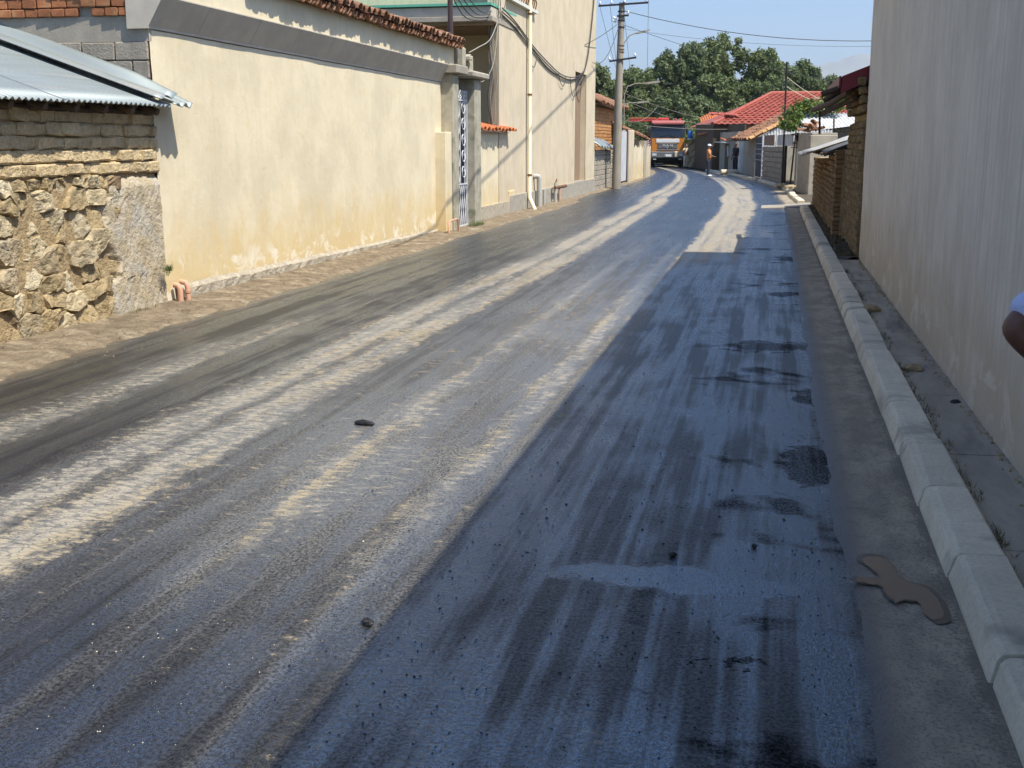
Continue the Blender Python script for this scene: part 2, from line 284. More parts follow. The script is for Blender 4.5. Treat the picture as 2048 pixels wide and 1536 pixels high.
# ------------------------------------------------------------------ mesh helpers
class MB:
    def __init__(s): s.v = []; s.f = []; s.sm = []
    def add(s, vs, fs, smooth=False):
        o = len(s.v); s.v += [tuple(p) for p in vs]; s.f += [tuple(i+o for i in f) for f in fs]; s.sm += [smooth]*len(fs); return s
    def box(s, x0, x1, y0, y1, z0, z1, c=0.):
        if c <= 0:
            return s.add([(x, y, z) for z in (z0, z1) for y in (y0, y1) for x in (x0, x1)], [(0,2,3,1),(4,5,7,6),(0,1,5,4),(2,6,7,3),(0,4,6,2),(1,3,7,5)])
        c = min(c, (x1-x0)*.45, (y1-y0)*.45, (z1-z0)*.45); vs = []; fs = []
        X = (x0, x1); Y = (y0, y1); Z = (z0, z1); idx = {}
        for i in (0,1):
            for j in (0,1):
                for k in (0,1):
                    dx = c if i == 0 else -c; dy = c if j == 0 else -c; dz = c if k == 0 else -c
                    for a, p in ((0, (X[i], Y[j]+dy, Z[k]+dz)), (1, (X[i]+dx, Y[j], Z[k]+dz)), (2, (X[i]+dx, Y[j]+dy, Z[k]))):
                        idx[i,j,k,a] = len(vs); vs.append(p)
        q = lambda *t: fs.append(tuple(idx[a] for a in t))
        q((0,0,0,0),(0,0,1,0),(0,1,1,0),(0,1,0,0)); q((1,0,0,0),(1,1,0,0),(1,1,1,0),(1,0,1,0))
        q((0,0,0,1),(1,0,0,1),(1,0,1,1),(0,0,1,1)); q((0,1,0,1),(0,1,1,1),(1,1,1,1),(1,1,0,1))
        q((0,0,0,2),(0,1,0,2),(1,1,0,2),(1,0,0,2)); q((0,0,1,2),(1,0,1,2),(1,1,1,2),(0,1,1,2))
        for i in (0,1):
            for j in (0,1):
                t = ((i,j,0,0),(i,j,0,1),(i,j,1,1),(i,j,1,0)); q(*(t if (i+j) % 2 == 0 else t[::-1]))
                t = ((i,0,j,0),(i,0,j,2),(i,1,j,2),(i,1,j,0)); q(*(t[::-1] if (i+j) % 2 == 0 else t))
                t = ((0,i,j,1),(0,i,j,2),(1,i,j,2),(1,i,j,1)); q(*(t if (i+j) % 2 == 0 else t[::-1]))
        for i in (0,1):
            for j in (0,1):
                for k in (0,1):
                    t = [(i,j,k,a) for a in (0,1,2)]; q(*(t if (i+j+k) % 2 else t[::-1]))
        return s.add(vs, fs)
    def tube(s, pts, r, n=8, caps=True, smooth=True):
        pts = [Vector(p) for p in pts]; k = len(pts); rs = r if isinstance(r, (list, tuple)) else [r]*k
        vs = []; fs = []; up = None
        for i, p in enumerate(pts):
            t = (pts[min(i+1, k-1)]-pts[max(i-1, 0)]).normalized()
            if up is None: up = Vector((0,0,1)) if abs(t.z) < .9 else Vector((1,0,0))
            a = t.cross(up).normalized() if t.cross(up).length > 1e-5 else Vector((1,0,0)); b = a.cross(t).normalized(); up = b
            for j in range(n):
                w = 2*math.pi*j/n; vs.append(p+(a*math.cos(w)+b*math.sin(w))*rs[i])
        for i in range(k-1):
            for j in range(n): fs.append((i*n+j, i*n+(j+1) % n, (i+1)*n+(j+1) % n, (i+1)*n+j))
        s.add(vs, fs, smooth)
        if caps: s.add(vs[:n], [tuple(range(n))[::-1]]); s.add(vs[-n:], [tuple(range(n))])
        return s
    def lathe(s, prof, n=16, c=(0,0,0), smooth=True):
        vs = [(c[0]+r*math.cos(2*math.pi*j/n), c[1]+r*math.sin(2*math.pi*j/n), c[2]+z) for r, z in prof for j in range(n)]
        fs = [(i*n+j, i*n+(j+1) % n, (i+1)*n+(j+1) % n, (i+1)*n+j) for i in range(len(prof)-1) for j in range(n)]
        s.add(vs, fs, smooth); s.add(vs[:n], [tuple(range(n))[::-1]]); s.add(vs[-n:], [tuple(range(n))]); return s
    def prism(s, poly, axis, a, b):
        """poly of 2-D points extruded along axis ('x','y','z') from a to b"""
        def P(p, t): return {'x': (t, p[0], p[1]), 'y': (p[0], t, p[1]), 'z': (p[0], p[1], t)}[axis]
        n = len(poly); vs = [P(p, a) for p in poly]+[P(p, b) for p in poly]
        return s.add(vs, [tuple(range(n))[::-1], tuple(range(n, 2*n))]+[(i, (i+1) % n, (i+1) % n+n, i+n) for i in range(n)])
    def grid(s, fn, nu, nv, smooth=False):
        vs = [fn(i/nu, j/nv) for j in range(nv+1) for i in range(nu+1)]
        return s.add(vs, [(j*(nu+1)+i, j*(nu+1)+i+1, (j+1)*(nu+1)+i+1, (j+1)*(nu+1)+i) for j in range(nv) for i in range(nu)], smooth)
    def xf(s, mat):
        s.v = [tuple(mat @ Vector(p)) for p in s.v]; return s
    def mesh(s, name, m, fix=True):
        me = bpy.data.meshes.new(name); me.from_pydata(s.v, [], s.f)
        me.polygons.foreach_set('use_smooth', s.sm)
        if fix:
            import bmesh
            bm = bmesh.new(); bm.from_mesh(me); bmesh.ops.recalc_face_normals(bm, faces=bm.faces); bm.to_mesh(me); bm.free()
        if m is not None: me.materials.append(m if not isinstance(m, str) else M[m])
        me.update(); return me
    def obj(s, name, m, parent=None, fix=True, **k): return link(name, s.mesh(name, m, fix), parent, **k)

def link(name, me, parent=None, loc=None, rot=None, scale=None):
    o = bpy.data.objects.new(name, me); col.objects.link(o)
    if parent is not None: o.parent = parent
    if loc is not None: o.location = loc
    if rot is not None: o.rotation_euler = rot
    if scale is not None: o.scale = scale
    return o
def tag(o, label=None, cat=None, group=None, kind=None):
    for k, v in (('label', label), ('category', cat), ('group', group), ('kind', kind)):
        if v: o[k] = v
    return o
def thing(name, label, cat, loc=(0,0,0), rz=0., group=None):
    o = bpy.data.objects.new(name, None); o.empty_display_size = .2; col.objects.link(o); o.location = loc; o.rotation_euler = (0, 0, rz)
    return tag(o, label, cat, group)
class ST:
    """a thing on the street grid: parts are given in street coordinates (u, v, z)"""
    def __init__(s, name, label, cat, u, v, z=0., group=None):
        s.o = thing(name, label, cat, W(u, v, z), -A, group); s.b = (u, v, z)
    def L(s, p): return (p[0]-s.b[0], p[1]-s.b[1], p[2]-s.b[2])
    def part(s, name, mb, m, parent=None, fix=True):
        mb.v = [s.L(p) for p in mb.v]; return mb.obj(name, m, parent or s.o, fix)
    def box(s, name, m, x0, x1, y0, y1, z0, z1, c=0., parent=None): return s.part(name, MB().box(x0, x1, y0, y1, z0, z1, c), m, parent)
    def put(s, name, me, loc, rot=None, scale=None, parent=None): return link(name, me, parent or s.o, s.L(loc), rot, scale)

def jit(me_mb, rng, a):
    me_mb.v = [(x+rng.uniform(-a, a), y+rng.uniform(-a, a), z+rng.uniform(-a, a)) for x, y, z in me_mb.v]; return me_mb
def solid(o, t, off=0.):
    md = o.modifiers.new('thickness', 'SOLIDIFY'); md.thickness = t; md.offset = off; return o

def brick_meshes(lx, ly, lz, m, n=5, seed=1, rough=.006, c=.012):
    """a few worn brick shapes centred at the origin: lx deep, ly long, lz high"""
    r = R_(seed); out = []
    for i in range(n): out.append(jit(MB().box(-lx/2, lx/2, -ly/2, ly/2, -lz/2, lz/2, c), r, rough).mesh('brick', m))
    return out
def brick_face(put, meshes, rng, y0, y1, z0, z1, ly, lz, gap=.012, x=0., limit=10**6, parent=None, jx=.008, name='brick', skip=None):
    """courses of separate bricks standing proud of a plane u = x; returns how many"""
    cnt = 0; k = 0; z = z0+lz/2; rows = max(1, int(round((z1-z0)/(lz+gap)))); st = (z1-z0)/rows
    for rj in range(rows):
        zc = z0+st*(rj+.5); y = y0-(ly*.5 if rj % 2 else 0)*1.0+rng.uniform(-.03, .03)
        while y < y1:
            l = ly*rng.uniform(.85, 1.12); a = max(y, y0); b = min(y+l, y1)
            if b-a > ly*.25 and cnt < limit and not (skip and skip((a+b)/2, zc)):
                put(name, rng.choice(meshes), (x+rng.uniform(-jx, jx), (a+b)/2, zc), (rng.uniform(-.02, .02), 0, rng.uniform(-.02, .02)), (1, (b-a)/ly, (st-gap)/lz*rng.uniform(.94, 1.)), parent); cnt += 1
            y += l+gap
    return cnt

def corr_sheet(w, l, pitch=.076, amp=.010, m='galv', sag=0., dent=None, seed=0):
    """corrugated sheet: width w along x (across the ribs), length l along y"""
    n = int(w/pitch)*6; r = R_(seed); k = [r.uniform(0, 6.28) for _ in range(4)]
    def fn(s, t):
        x = s*w; y = t*l; z = amp*math.sin(2*math.pi*x/pitch)+sag*math.sin(math.pi*t)+.006*math.sin(3*x+k[0])*math.sin(2*y+k[1])
        if dent: z += dent(x, y)
        return (x, y, z)
    return MB().grid(fn, n, 8, True)

def barrel_mesh(m, r0=.095, r1=.075, l=.42, t=.014, n=7, flip=False):
    """one half-round clay tile along +y, crown up (or trough when flipped)"""
    mb = MB(); vs = []; sg = -1 if flip else 1
    for (y, r) in ((0, r0), (l, r1)):
        for rr in (r, r-t):
            for i in range(n): w = math.pi*i/(n-1); vs.append((rr*math.cos(w), y, sg*rr*math.sin(w)))
    fs = []
    for i in range(n-1):
        fs += [(i, i+1, 2*n+i+1, 2*n+i), (n+i, 3*n+i, 3*n+i+1, n+i+1), (i, n+i, n+i+1, i+1), (2*n+i, 2*n+i+1, 3*n+i+1, 3*n+i)]
    fs += [(0, 2*n, 3*n, n), (n-1, 2*n-1, 4*n-1, 3*n-1)]
    return mb.add(vs, fs).mesh('tile', m)
TILE = {k: (barrel_mesh(k), barrel_mesh(k, flip=True)) for k in ('tile_old', 'tile_new', 'tile_tan')}

def clip(poly, nx, ny, d):
    out = []
    for i in range(len(poly)):
        p = poly[i]; q = poly[(i+1) % len(poly)]; a = p[0]*nx+p[1]*ny-d; b = q[0]*nx+q[1]*ny-d
        if a <= 0: out.append(p)
        if a*b < 0: t = a/(a-b); out.append((p[0]+(q[0]-p[0])*t, p[1]+(q[1]-p[1])*t))
    return out
def cells(seeds, box, stretch=1.5):
    """Voronoi cells of the seeds (z counted 'stretch' times) clipped to a box"""
    res = []
    for i, (a, b) in enumerate(seeds):
        poly = [(box[0], box[2]*stretch), (box[1], box[2]*stretch), (box[1], box[3]*stretch), (box[0], box[3]*stretch)]; b2 = b*stretch
        for j, (c, d) in enumerate(seeds):
            if i == j or abs(c-a) > 1.2 or abs(d-b) > .9: continue
            d2 = d*stretch; nx, ny = c-a, d2-b2; poly = clip(poly, nx, ny, ((c*c+d2*d2)-(a*a+b2*b2))/2)
            if len(poly) < 3: break
        if len(poly) >= 3: res.append([(p[0], p[1]/stretch) for p in poly])
    return res
def stone_from_cell(poly, rng, depth, shrink=.9, u=0.):
    """rough building stone whose face fills a cell of the (v, z) plane and bulges towards +u"""
    cx = sum(p[0] for p in poly)/len(poly); cz = sum(p[1] for p in poly)/len(poly)
    pts = []
    for i in range(len(poly)):
        p = poly[i]; q = poly[(i+1) % len(poly)]; L = math.hypot(q[0]-p[0], q[1]-p[1]); k = max(1, int(L/.055))
        for j in range(k):
            t = j/k; pts.append((p[0]+(q[0]-p[0])*t, p[1]+(q[1]-p[1])*t))
    n = len(pts); size = min(.16, max(math.hypot(p[0]-cx, p[1]-cz) for p in pts))
    mb = MB(); vs = []; off = rng.uniform(-.02, .02); tl = (rng.uniform(-.25, .25), rng.uniform(-.2, .2)); jr = [rng.uniform(.93, 1.03) for _ in range(n)]
    jr = [(jr[i]+jr[i-1])/2 for i in range(n)]
    pts = [(p[0]+rng.uniform(-.011, .011), p[1]+rng.uniform(-.011, .011)) for p in pts]
    RG = ((1.0, -.12), (1.0, .72), (.95, 1.0), (.8, 1.02), (.6, 1.0), (.4, 1.02), (.2, 1.0)); sd = rng.uniform(0, 50)
    for (s_, d_) in RG:
        for i, p in enumerate(pts):
            k = shrink*s_*jr[i]; y = cx+(p[0]-cx)*k; z = cz+(p[1]-cz)*k
            dd = depth*d_+off*(d_ > 0)+(tl[0]*(y-cx)+tl[1]*(z-cz))*(d_ > .5)+(.018*hsh2(y*11, z*11, sd)+.010*hsh2(y*31, z*31, sd)+rng.uniform(-.005, .005))*(d_ > .3)
            vs.append((u+dd, y, z))
    vs.append((u+depth*1.03+off+.016*hsh2(cx*9, cz*9, sd), cx, cz)); m = len(RG)-1
    fs = [(r*n+i, r*n+(i+1) % n, (r+1)*n+(i+1) % n, (r+1)*n+i) for r in range(m) for i in range(n)]+[(m*n+i, m*n+(i+1) % n, (m+1)*n) for i in range(n)]
    mb.add(vs, fs, True); mb.sm = [q >= 3*n for q in range(len(fs))]; return mb, (cx, cz)
def hsh2(x, y, s=0.):
    return (math.sin(x*1.7+y*.9+s)+math.sin(x*3.1-y*2.3+1.3*s)*.6+math.sin(x*6.3+y*5.1+2.1*s)*.4)/2

def leaf_cloud(blobs, n, size, seed, flat=.0, tilt=1.0):
    """leaf-sized quads scattered through ellipsoids (cx,cy,cz,rx,ry,rz)"""
    rg = np.random.default_rng(seed); w = np.array([b[3]*b[4]+b[4]*b[5] for b in blobs]); w = w/w.sum()
    bi = rg.choice(len(blobs), n, p=w); B = np.array(blobs)[bi]
    d = rg.normal(size=(n, 3)); d /= np.linalg.norm(d, axis=1)[:, None]
    r = rg.uniform(.2, 1.0, n)**.5*rg.uniform(.75, 1.4, n)
    c = B[:, :3]+d*B[:, 3:]*r[:, None]
    nr = d+rg.normal(size=(n, 3))*.75*tilt; nr /= np.linalg.norm(nr, axis=1)[:, None]
    t = np.cross(nr, rg.normal(size=(n, 3))); t /= np.linalg.norm(t, axis=1)[:, None]; b = np.cross(nr, t)
    s = size*rg.uniform(.55, 1.25, n)[:, None]; a = rg.uniform(.45, .8, n)[:, None]
    V = np.stack([c-t*s, c+b*s*a, c+t*s, c-b*s*a], axis=1).reshape(-1, 3)
    return V, np.arange(n*4).reshape(n, 4)
def cloud_obj(name, m, parent, V, F, **k):
    me = bpy.data.meshes.new(name); me.vertices.add(len(V)); me.vertices.foreach_set('co', V.astype(np.float32).ravel())
    me.loops.add(F.size); me.loops.foreach_set('vertex_index', F.astype(np.int32).ravel()); me.polygons.add(len(F)); me.polygons.foreach_set('loop_start', (np.arange(len(F))*4).astype(np.int32))
    me.update(calc_edges=True); me.validate(); me.materials.append(M[m]); return link(name, me, parent, **k)
# ------------------------------------------------------------------ the setting
def hsh(x, y, s=0.):
    """cheap smooth 2-D noise, -1..1"""
    return (math.sin(x*1.7+y*.9+s)+math.sin(x*3.1-y*2.3+1.3*s)*.6+math.sin(x*6.3+y*5.1+2.1*s)*.4+math.sin(-x*11.+y*9.+s)*.25)/2.25
STN = [(W(-6.66, v)[:2], W(.80, v)[:2]) for v in (-8, -4, 0, 4, 8, 12, 16, 20, 24, 28, 32, 36)]
STN += [((1.72, 40.6), (9.35, 39.2)), ((3.1, 46.6), (10.55, 45.4)), ((4.8, 54.), (11.5, 53.)), ((6.6, 62.5), (12.15, 61.)), ((8.2, 70.8), (12.62, 70.)), ((9.2, 79.), (12.85, 79.)), ((9.6, 88.), (12.95, 88.)), ((9.4, 98.), (12.7, 98.)), ((8.4, 110.), (11.8, 111.))]
SV = [-8, -4, 0, 4, 8, 12, 16, 20, 24, 28, 32, 36, 40.2, 46.4, 54, 62.5, 70.8, 79, 88, 98, 110]
def cr(a, b, c, d, t): return .5*((2*b)+(c-a)*t+(2*a-5*b+4*c-d)*t*t+(3*b-a-3*c+d)*t*t*t)
def station(v):
    """left and right edge of the street at distance v"""
    i = max(0, min(len(SV)-2, next((k for k in range(len(SV)-1) if SV[k+1] >= v), len(SV)-2))); t = (v-SV[i])/(SV[i+1]-SV[i])
    g = lambda k: STN[max(0, min(len(STN)-1, k))]
    return tuple(tuple(cr(g(i-1)[s][q], g(i)[s][q], g(i+1)[s][q], g(i+2)[s][q], t) for q in (0, 1)) for s in (0, 1))
def road_point(u, v):
    """u in metres from -6.66 (left wall) to .80 (kerb) on the straight; squeezed where the street narrows"""
    l, r = station(v); t = (u+6.66)/7.46
    return (l[0]+(r[0]-l[0])*t, l[1]+(r[1]-l[1])*t)
def ribbon(name, m, u0, u1, vs, nu, zf, uf=None, kind='structure', label=None):
    mb = MB(); uvs = []
    for v in vs:
        a, b = (u0, u1) if uf is None else uf(v)
        for i in range(nu+1):
            u = a+(b-a)*i/nu; p = road_point(u, v); mb.v.append((p[0], p[1], zf(u, v, i/nu))); uvs.append((u, v))
    for j in range(len(vs)-1):
        for i in range(nu): k = j*(nu+1)+i; mb.f.append((k, k+1, k+nu+2, k+nu+1)); mb.sm.append(True)
    me = mb.mesh(name, m, False); ul = me.uv_layers.new(name='UVMap')
    for lp in me.loops: ul.data[lp.index].uv = uvs[lp.vertex_index]
    o = link(name, me); tag(o, kind=kind, label=label); return o
def steps(a, b, d0, d1):
    v = a; out = []
    while v < b: out.append(v); v += d0+(d1-d0)*max(0, min(1, (v-8)/50))
    return out+[b]

gm = MB().grid(lambda s, t: (-2500+5000*s, -600+9600*t, -.09), 2, 2); tag(gm.obj('ground', 'field'), kind='structure')
ribbon('road', 'road', -6.3, .62, steps(-7.5, 109, .3, 1.), 30, lambda u, v, t: .010*hsh(u*.9, v*.5)+.012*math.sin((u+6.6)/7.2*math.pi))
def vedge(v): return (-6.72, -5.80+.10*hsh(v*.9, 3.)+.06*hsh(v*4., 1.)+.05*hsh(v*11., 2.)+.03*math.sin(v*37.))
ribbon('dirt_verge', 'dirt', 0, 0, steps(-7.5, 78, .12, .6), 12, lambda u, v, t: -.03+.058*min(1, (1-t)*4)+.055*(1-t)**1.6+(.009*hsh(u*5, v*5)+.007*hsh(u*13, v*14, 2.))*min(1, (1-t)*5), vedge)
ribbon('gutter', 'gutter', 0, 0, steps(-7.5, 76, .2, .8), 4, lambda u, v, t: (.030 if t > 0 else -.02)+.004*hsh(u*3, v*1.2)-.010*math.sin(t*math.pi), lambda v: (.33+.03*hsh(v*1.3, 5.)+.02*hsh(v*5, 2.), .86))

# kerb: separate one-metre stones with a battered, round-shouldered face
kerb = bpy.data.objects.new('kerb', None); col.objects.link(kerb); tag(kerb, kind='structure')
prof = [(-.035, -.08), (-.026, .05), (-.010, .118), (.004, .138), (.024, .147), (.05, .150), (.19, .150), (.2, .14), (.2, -.08)]
def kerb_mesh(l, seed):
    r = R_(seed); mb = MB(); n = len(prof); ends = [(-l/2, .975), (-l/2+.012, 1.), (l/2-.012, 1.), (l/2, .975)]; vs = []
    for y, k in ends:
        for (x, z) in prof: vs.append((.09+(x-.09)*k+r.uniform(-.004, .004), y, z*(1-(1-k)*.5)+r.uniform(-.003, .003)))
    fs = [(j*n+i, j*n+(i+1) % n, (j+1)*n+(i+1) % n, (j+1)*n+i) for j in range(3) for i in range(n)]+[tuple(range(n))[::-1], tuple(range(3*n, 4*n))]
    return mb.add(vs, fs).mesh('kerb_stone', 'kerb')
KM = [kerb_mesh(.992, i) for i in range(4)]
kr = R_(4); v = 4.93-1.01*9+.505
while v < 78:
    if not (33.6 < v < 35.9) and not (57.2 < v < 58.6):
        a = road_point(.83, v-.5); b = road_point(.83, v+.5); ang = math.atan2(b[1]-a[1], b[0]-a[0])-math.pi/2; c = road_point(.84, v)
        dz = 0. if v < 36 else -.02
        link('kerb_stone', kr.choice(KM), kerb, (c[0], c[1], dz+kr.uniform(-.006, .006)), (kr.uniform(-.006, .006), kr.uniform(-.02, .02), ang+kr.uniform(-.01, .01)))
    v += 1.01

# pavement between kerb and house: cast bays with cracks
pavement = bpy.data.objects.new('pavement', None); col.objects.link(pavement); pavement.location = W(1.2, 0); pavement.rotation_euler = (0, 0, -A); tag(pavement, kind='structure')
pr = R_(12); v = -6.
while v < 18.2:
    l = min(pr.uniform(1.5, 2.3), 18.3-v); dz = pr.uniform(-.002, .002)
    mb = MB().grid(lambda s, t: (-.185+.42*s, v+.006+(l-.012)*t, .112+dz+.004*hsh(s*3, (v+t*l)*2)-.02*(1-s)*.6), 6, 8)
    o = mb.obj('concrete_bay', 'pave', pavement); solid(o, .06, -1)
    v += l
tag(ribbon('path', 'dark_soil', 0, 0, steps(18.2, 33.4, .15, .3), 8, lambda u, v, t: .08+.05*math.sin(t*3.14)+.03*hsh(u*7, v*6)+.02*hsh(u*17, v*15, 1.), lambda v: (1.0, 1.5)), kind='structure')
tag(ribbon('far_path', 'dark_soil', 0, 0, steps(33.2, 96, .4, .8), 6, lambda u, v, t: .06+.015*hsh(u*4, v*3), lambda v: (.99, 2.9)), kind='structure')
# concrete crossing slab over the gutter beside the low brick wall
M['gutter2'] = rough_mat('slab_concrete', (.38, .34, .27), (.29, .26, .21), 3, .9, .5, .006, 50)
def slabp(s, t, top): return (*road_point(-.25+1.4*s, 34.0+1.6*t), (.012+.10*s**1.5+.004*hsh(s*5, t*6)) if top else -.04)
cs = MB().grid(lambda s, t: slabp(s, t, 1), 8, 5); cs.grid(lambda s, t: slabp(s, 0, t), 8, 1).grid(lambda s, t: slabp(s, 1, t), 8, 1)
tag(cs.obj('crossing_slab', 'gutter2'), kind='structure')

# muddy puddle in the gutter
def blob_sheet(name, m, pts, z):
    c = (sum(p[0] for p in pts)/len(pts), sum(p[1] for p in pts)/len(pts)); k = len(pts); P = []
    for i in range(k*5):
        a = i/5; j = int(a); t = a-j; q = [pts[(j+d) % k] for d in (-1, 0, 1, 2)]
        P.append(tuple(cr(q[0][e], q[1][e], q[2][e], q[3][e], t) for e in (0, 1)))
    P = [(p[0]+.003*math.sin(i*2.7)+.002*math.sin(i*5.1+1), p[1]+.005*math.sin(i*1.9+2)+.004*math.sin(i*4.3)) for i, p in enumerate(P)]
    mb = MB(); n = len(P); mb.add([(p[0]-c[0], p[1]-c[1], 0) for p in P], [tuple(range(n))[::-1]])
    o = mb.obj(name, m, None, False, loc=W(c[0], c[1], z), rot=(0, 0, -A)); o.data.flip_normals() if o.data.polygons[0].normal.z < 0 else None; return o
M['muddy'] = G('muddy_water').out((.13, .09, .065), .04, None, .5)
M['wetrim'] = G('wet_concrete').out((.05, .042, .034), .3, None, .5)
pp = [(.47, 5.08), (.56, 5.12), (.60, 5.0), (.62, 4.86), (.70, 4.80), (.735, 4.68), (.74, 4.5), (.69, 4.44), (.665, 4.52), (.655, 4.62), (.60, 4.63), (.57, 4.6), (.535, 4.68), (.53, 4.76), (.44, 4.79), (.44, 4.84), (.53, 4.86), (.505, 4.95)]
pd = blob_sheet('puddle', 'muddy', pp, .0345); tag(pd, 'small brown muddy puddle with dark wet rim in the gutter', 'puddle')
cxp = sum(p[0] for p in pp)/len(pp); cyp = sum(p[1] for p in pp)/len(pp)
rim = blob_sheet('wet_rim', 'wetrim', [(cxp+(p[0]-cxp)*1.16, cyp+(p[1]-cyp)*1.10) for p in pp], .0335)
rim.parent = pd; rim.location = (0, 0, -.0012); rim.rotation_euler = (0, 0, 0)

# loose crumbs of asphalt on the road and stone chips along the verge
def crumbs(name, m, n, spot, s0, s1, seed, label, cat=None):
    r = R_(seed); mb = MB()
    for _ in range(n):
        u, v = spot(r); p = road_point(u, v); s = r.uniform(s0, s1)*(1 if r.random() > .08 else 1.7)
        z = .010*hsh(u*.9, v*.5)+.012*math.sin((u+6.6)/7.2*math.pi) if name != 'stone_chips' or u > -5.8 else -.03+.058*min(1, (-5.8-u)/.92*4)+.055*((-5.8-u)/.92)**1.6+.004
        k = [(1,0,-.2),(0,1,-.2),(-1,0,-.2),(0,-1,-.2),(.2,.1,.8)]
        a = r.uniform(0, 6.28); mb.add([(p[0]+s*(q[0]*math.cos(a)-q[1]*math.sin(a))*r.uniform(.7, 1.2), p[1]+s*(q[0]*math.sin(a)+q[1]*math.cos(a))*r.uniform(.7, 1.2), z+s*q[2]*r.uniform(.7, 1.1)) for q in k], [(0,1,4),(1,2,4),(2,3,4),(3,0,4)])
    return tag(mb.obj(name, m), label, cat, kind='stuff')
M['crumb'] = plain('asphalt_crumb', (.012, .012, .013), .6)
crumbs('asphalt_crumbs', 'crumb', 1700, lambda r: (r.uniform(-1.7, .4) if r.random() < .7 else r.uniform(-5.3, .4), 2.8+abs(r.gauss(0, 1))*3.5), .002, .0075, 3, 'scattered black asphalt crumbs on the road')
crumbs('stone_chips', 'dirt', 1300, lambda r: (r.uniform(-6.6, -5.5), 8.6+abs(r.gauss(0, 12))), .003, .013, 5, 'pale stone chips scattered along the dirt verge')
crumbs('pale_grit', 'kerb', 80, lambda r: (r.uniform(-3.2, -1.5), 2.9+abs(r.gauss(0, .8))), .0015, .004, 8, 'pale grit specks on the near bitumen')
cl = R_(9)
def lump(name, u, v, s, m, label, cat, z=.02, sq=.5):
    def fn(a, b):
        th = a*2*math.pi; ph = b*math.pi; k = 1+.25*hsh(math.cos(th)*2+u, math.sin(th)*2+ph*2, v)
        return (s*k*math.sin(ph)*math.cos(th), s*.8*k*math.sin(ph)*math.sin(th), s*sq*k*(-math.cos(ph))+s*sq*.5)
    o = MB().grid(fn, 9, 6, False).obj(name, m, None, loc=(*(road_point(u, v) if u < .8 else W(u, v)[:2]), z), rot=(0, 0, cl.uniform(0, 6))); return tag(o, label, cat)
lump('asphalt_lump', -2.57, 7.05, .055, 'crumb', 'long flat asphalt lump alone on the sunlit road', 'lump', .012, .4).scale = (1.3, .55, 1)
lump('asphalt_lump', -1.46, 3.98, .028, 'crumb', 'black asphalt lump just inside the shadow edge', 'lump', .012)
lump('asphalt_lump', -.36, 5.0, .022, 'crumb', 'black asphalt lump behind the pale wet streak in the shade', 'lump', .012)
lump('asphalt_lump', .0, 5.2, .018, 'crumb', 'small asphalt lump in the shade near the gutter', 'lump', .012)
lump('earth_clod', 1.10, 12.6, .10, 'mud', 'brown earth clod farthest from the camera on the pavement', 'clod', .1)
lump('earth_clod', 1.16, 9.3, .075, 'mud', 'brown earth clod halfway along the pavement', 'clod', .1)
lump('earth_clod', 1.10, 9.33, .05, 'mud', 'small clod leaning on the clod halfway along the pavement', 'clod', .1)
lump('black_lump', 1.30, 8.15, .04, 'crumb', 'black tar lump at the foot of the grey wall', 'lump', .1)
# ------------------------------------------------------------------ left side, from the camera outwards
rg = R_(21)
# stone shed ---------------------------------------------------------
shed = ST('stone_shed', 'low rubble stone and adobe shed with corrugated metal roof beside the yellow house', 'shed', -7.2, 9.5)
core = shed.box('wall_core', 'mud', -9.4, -6.70, 5.0, 11.84, -.1, 2.28)
SB = (5.2, 10.62, .02, 1.50)
seeds = []; z = .1; row = 0
while z < 1.5:
    hgt = rg.choice((.13, .19, .26, .30)) if z > .2 else .17; y = 5.2+rg.uniform(-.2, .1)
    while y < 10.8:
        w = rg.uniform(.17, .46)*(1 if hgt > .15 else .8)
        seeds.append((y+w/2, min(1.5, z+hgt/2+rg.uniform(-.08, .08))))
        if w > .38 and rg.random() < .5: seeds.append((y+w*.9, min(1.5, z+hgt*.15)))
        y += w
    z += hgt
seeds += [(10.95, .3), (11.0, .75), (10.9, 1.1), (10.95, 1.4)]
smat = ['stone_cream']*5+['stone_tan']*5+['stone_grey']*2+['stone_brown']
for poly in cells(seeds, (5.2, 11.0, .0, 1.52), 1.55):
    cy = sum(p[0] for p in poly)/len(poly)
    if cy < 7.6: continue
    mb, c = stone_from_cell(poly, rg, rg.uniform(.10, .15), rg.uniform(.92, 1.0), -6.80)
    for i, p in enumerate(mb.v): mb.v[i] = (p[0]-(-6.7), p[1]-c[0], p[2]-c[1])
    shed.put('stone', mb.mesh('stone', rg.choice(smat)), (-6.7, c[0], c[1]))
# remains of plaster at the corner
def patch(s, t):
    z = 1.52*t; yl = 10.72+.16*math.sin(5*t+1)+.10*hsh(t*9, 2.)+(.25*(1-t) if t < .3 else 0)*-1+.12*(t > .85); y = yl+(11.84-yl)*s
    e = min(1., s*7)*min(1., (1-t)*9+.25); return (-6.795+.155*e**.6+.012*hsh(y*4, z*4)+.010*hsh(y*15, z*14)+.006*hsh(y*37, z*33, 2.), y, z)
shed.part('plaster_patch', MB().grid(patch, 40, 50, True), 'pitted')
BA = brick_meshes(.2, .29, .115, 'adobe', 6, 2, .012, .014)
n = brick_face(shed.put, BA, R_(5), 7.5, 11.84, 1.53, 2.16, .22, .112, .010, -6.765, jx=.03, name='adobe_brick')
for i in range(3): shed.part('wall_plate', MB().tube([(-6.70+.03*i, 5+.0*i, 2.17+.02*i), (-6.69+.03*i, 11.8, 2.17+.02*i)], .035, 7), 'wood') if i == 0 else None
for i in range(9):
    y = 7.6+i*.5; shed.part('rafter', MB().tube([(-6.48, y, 2.17), (-8.6, y+.05, 2.92)], .04, 7), 'wood')
sl = math.atan2(.74, 2.15)
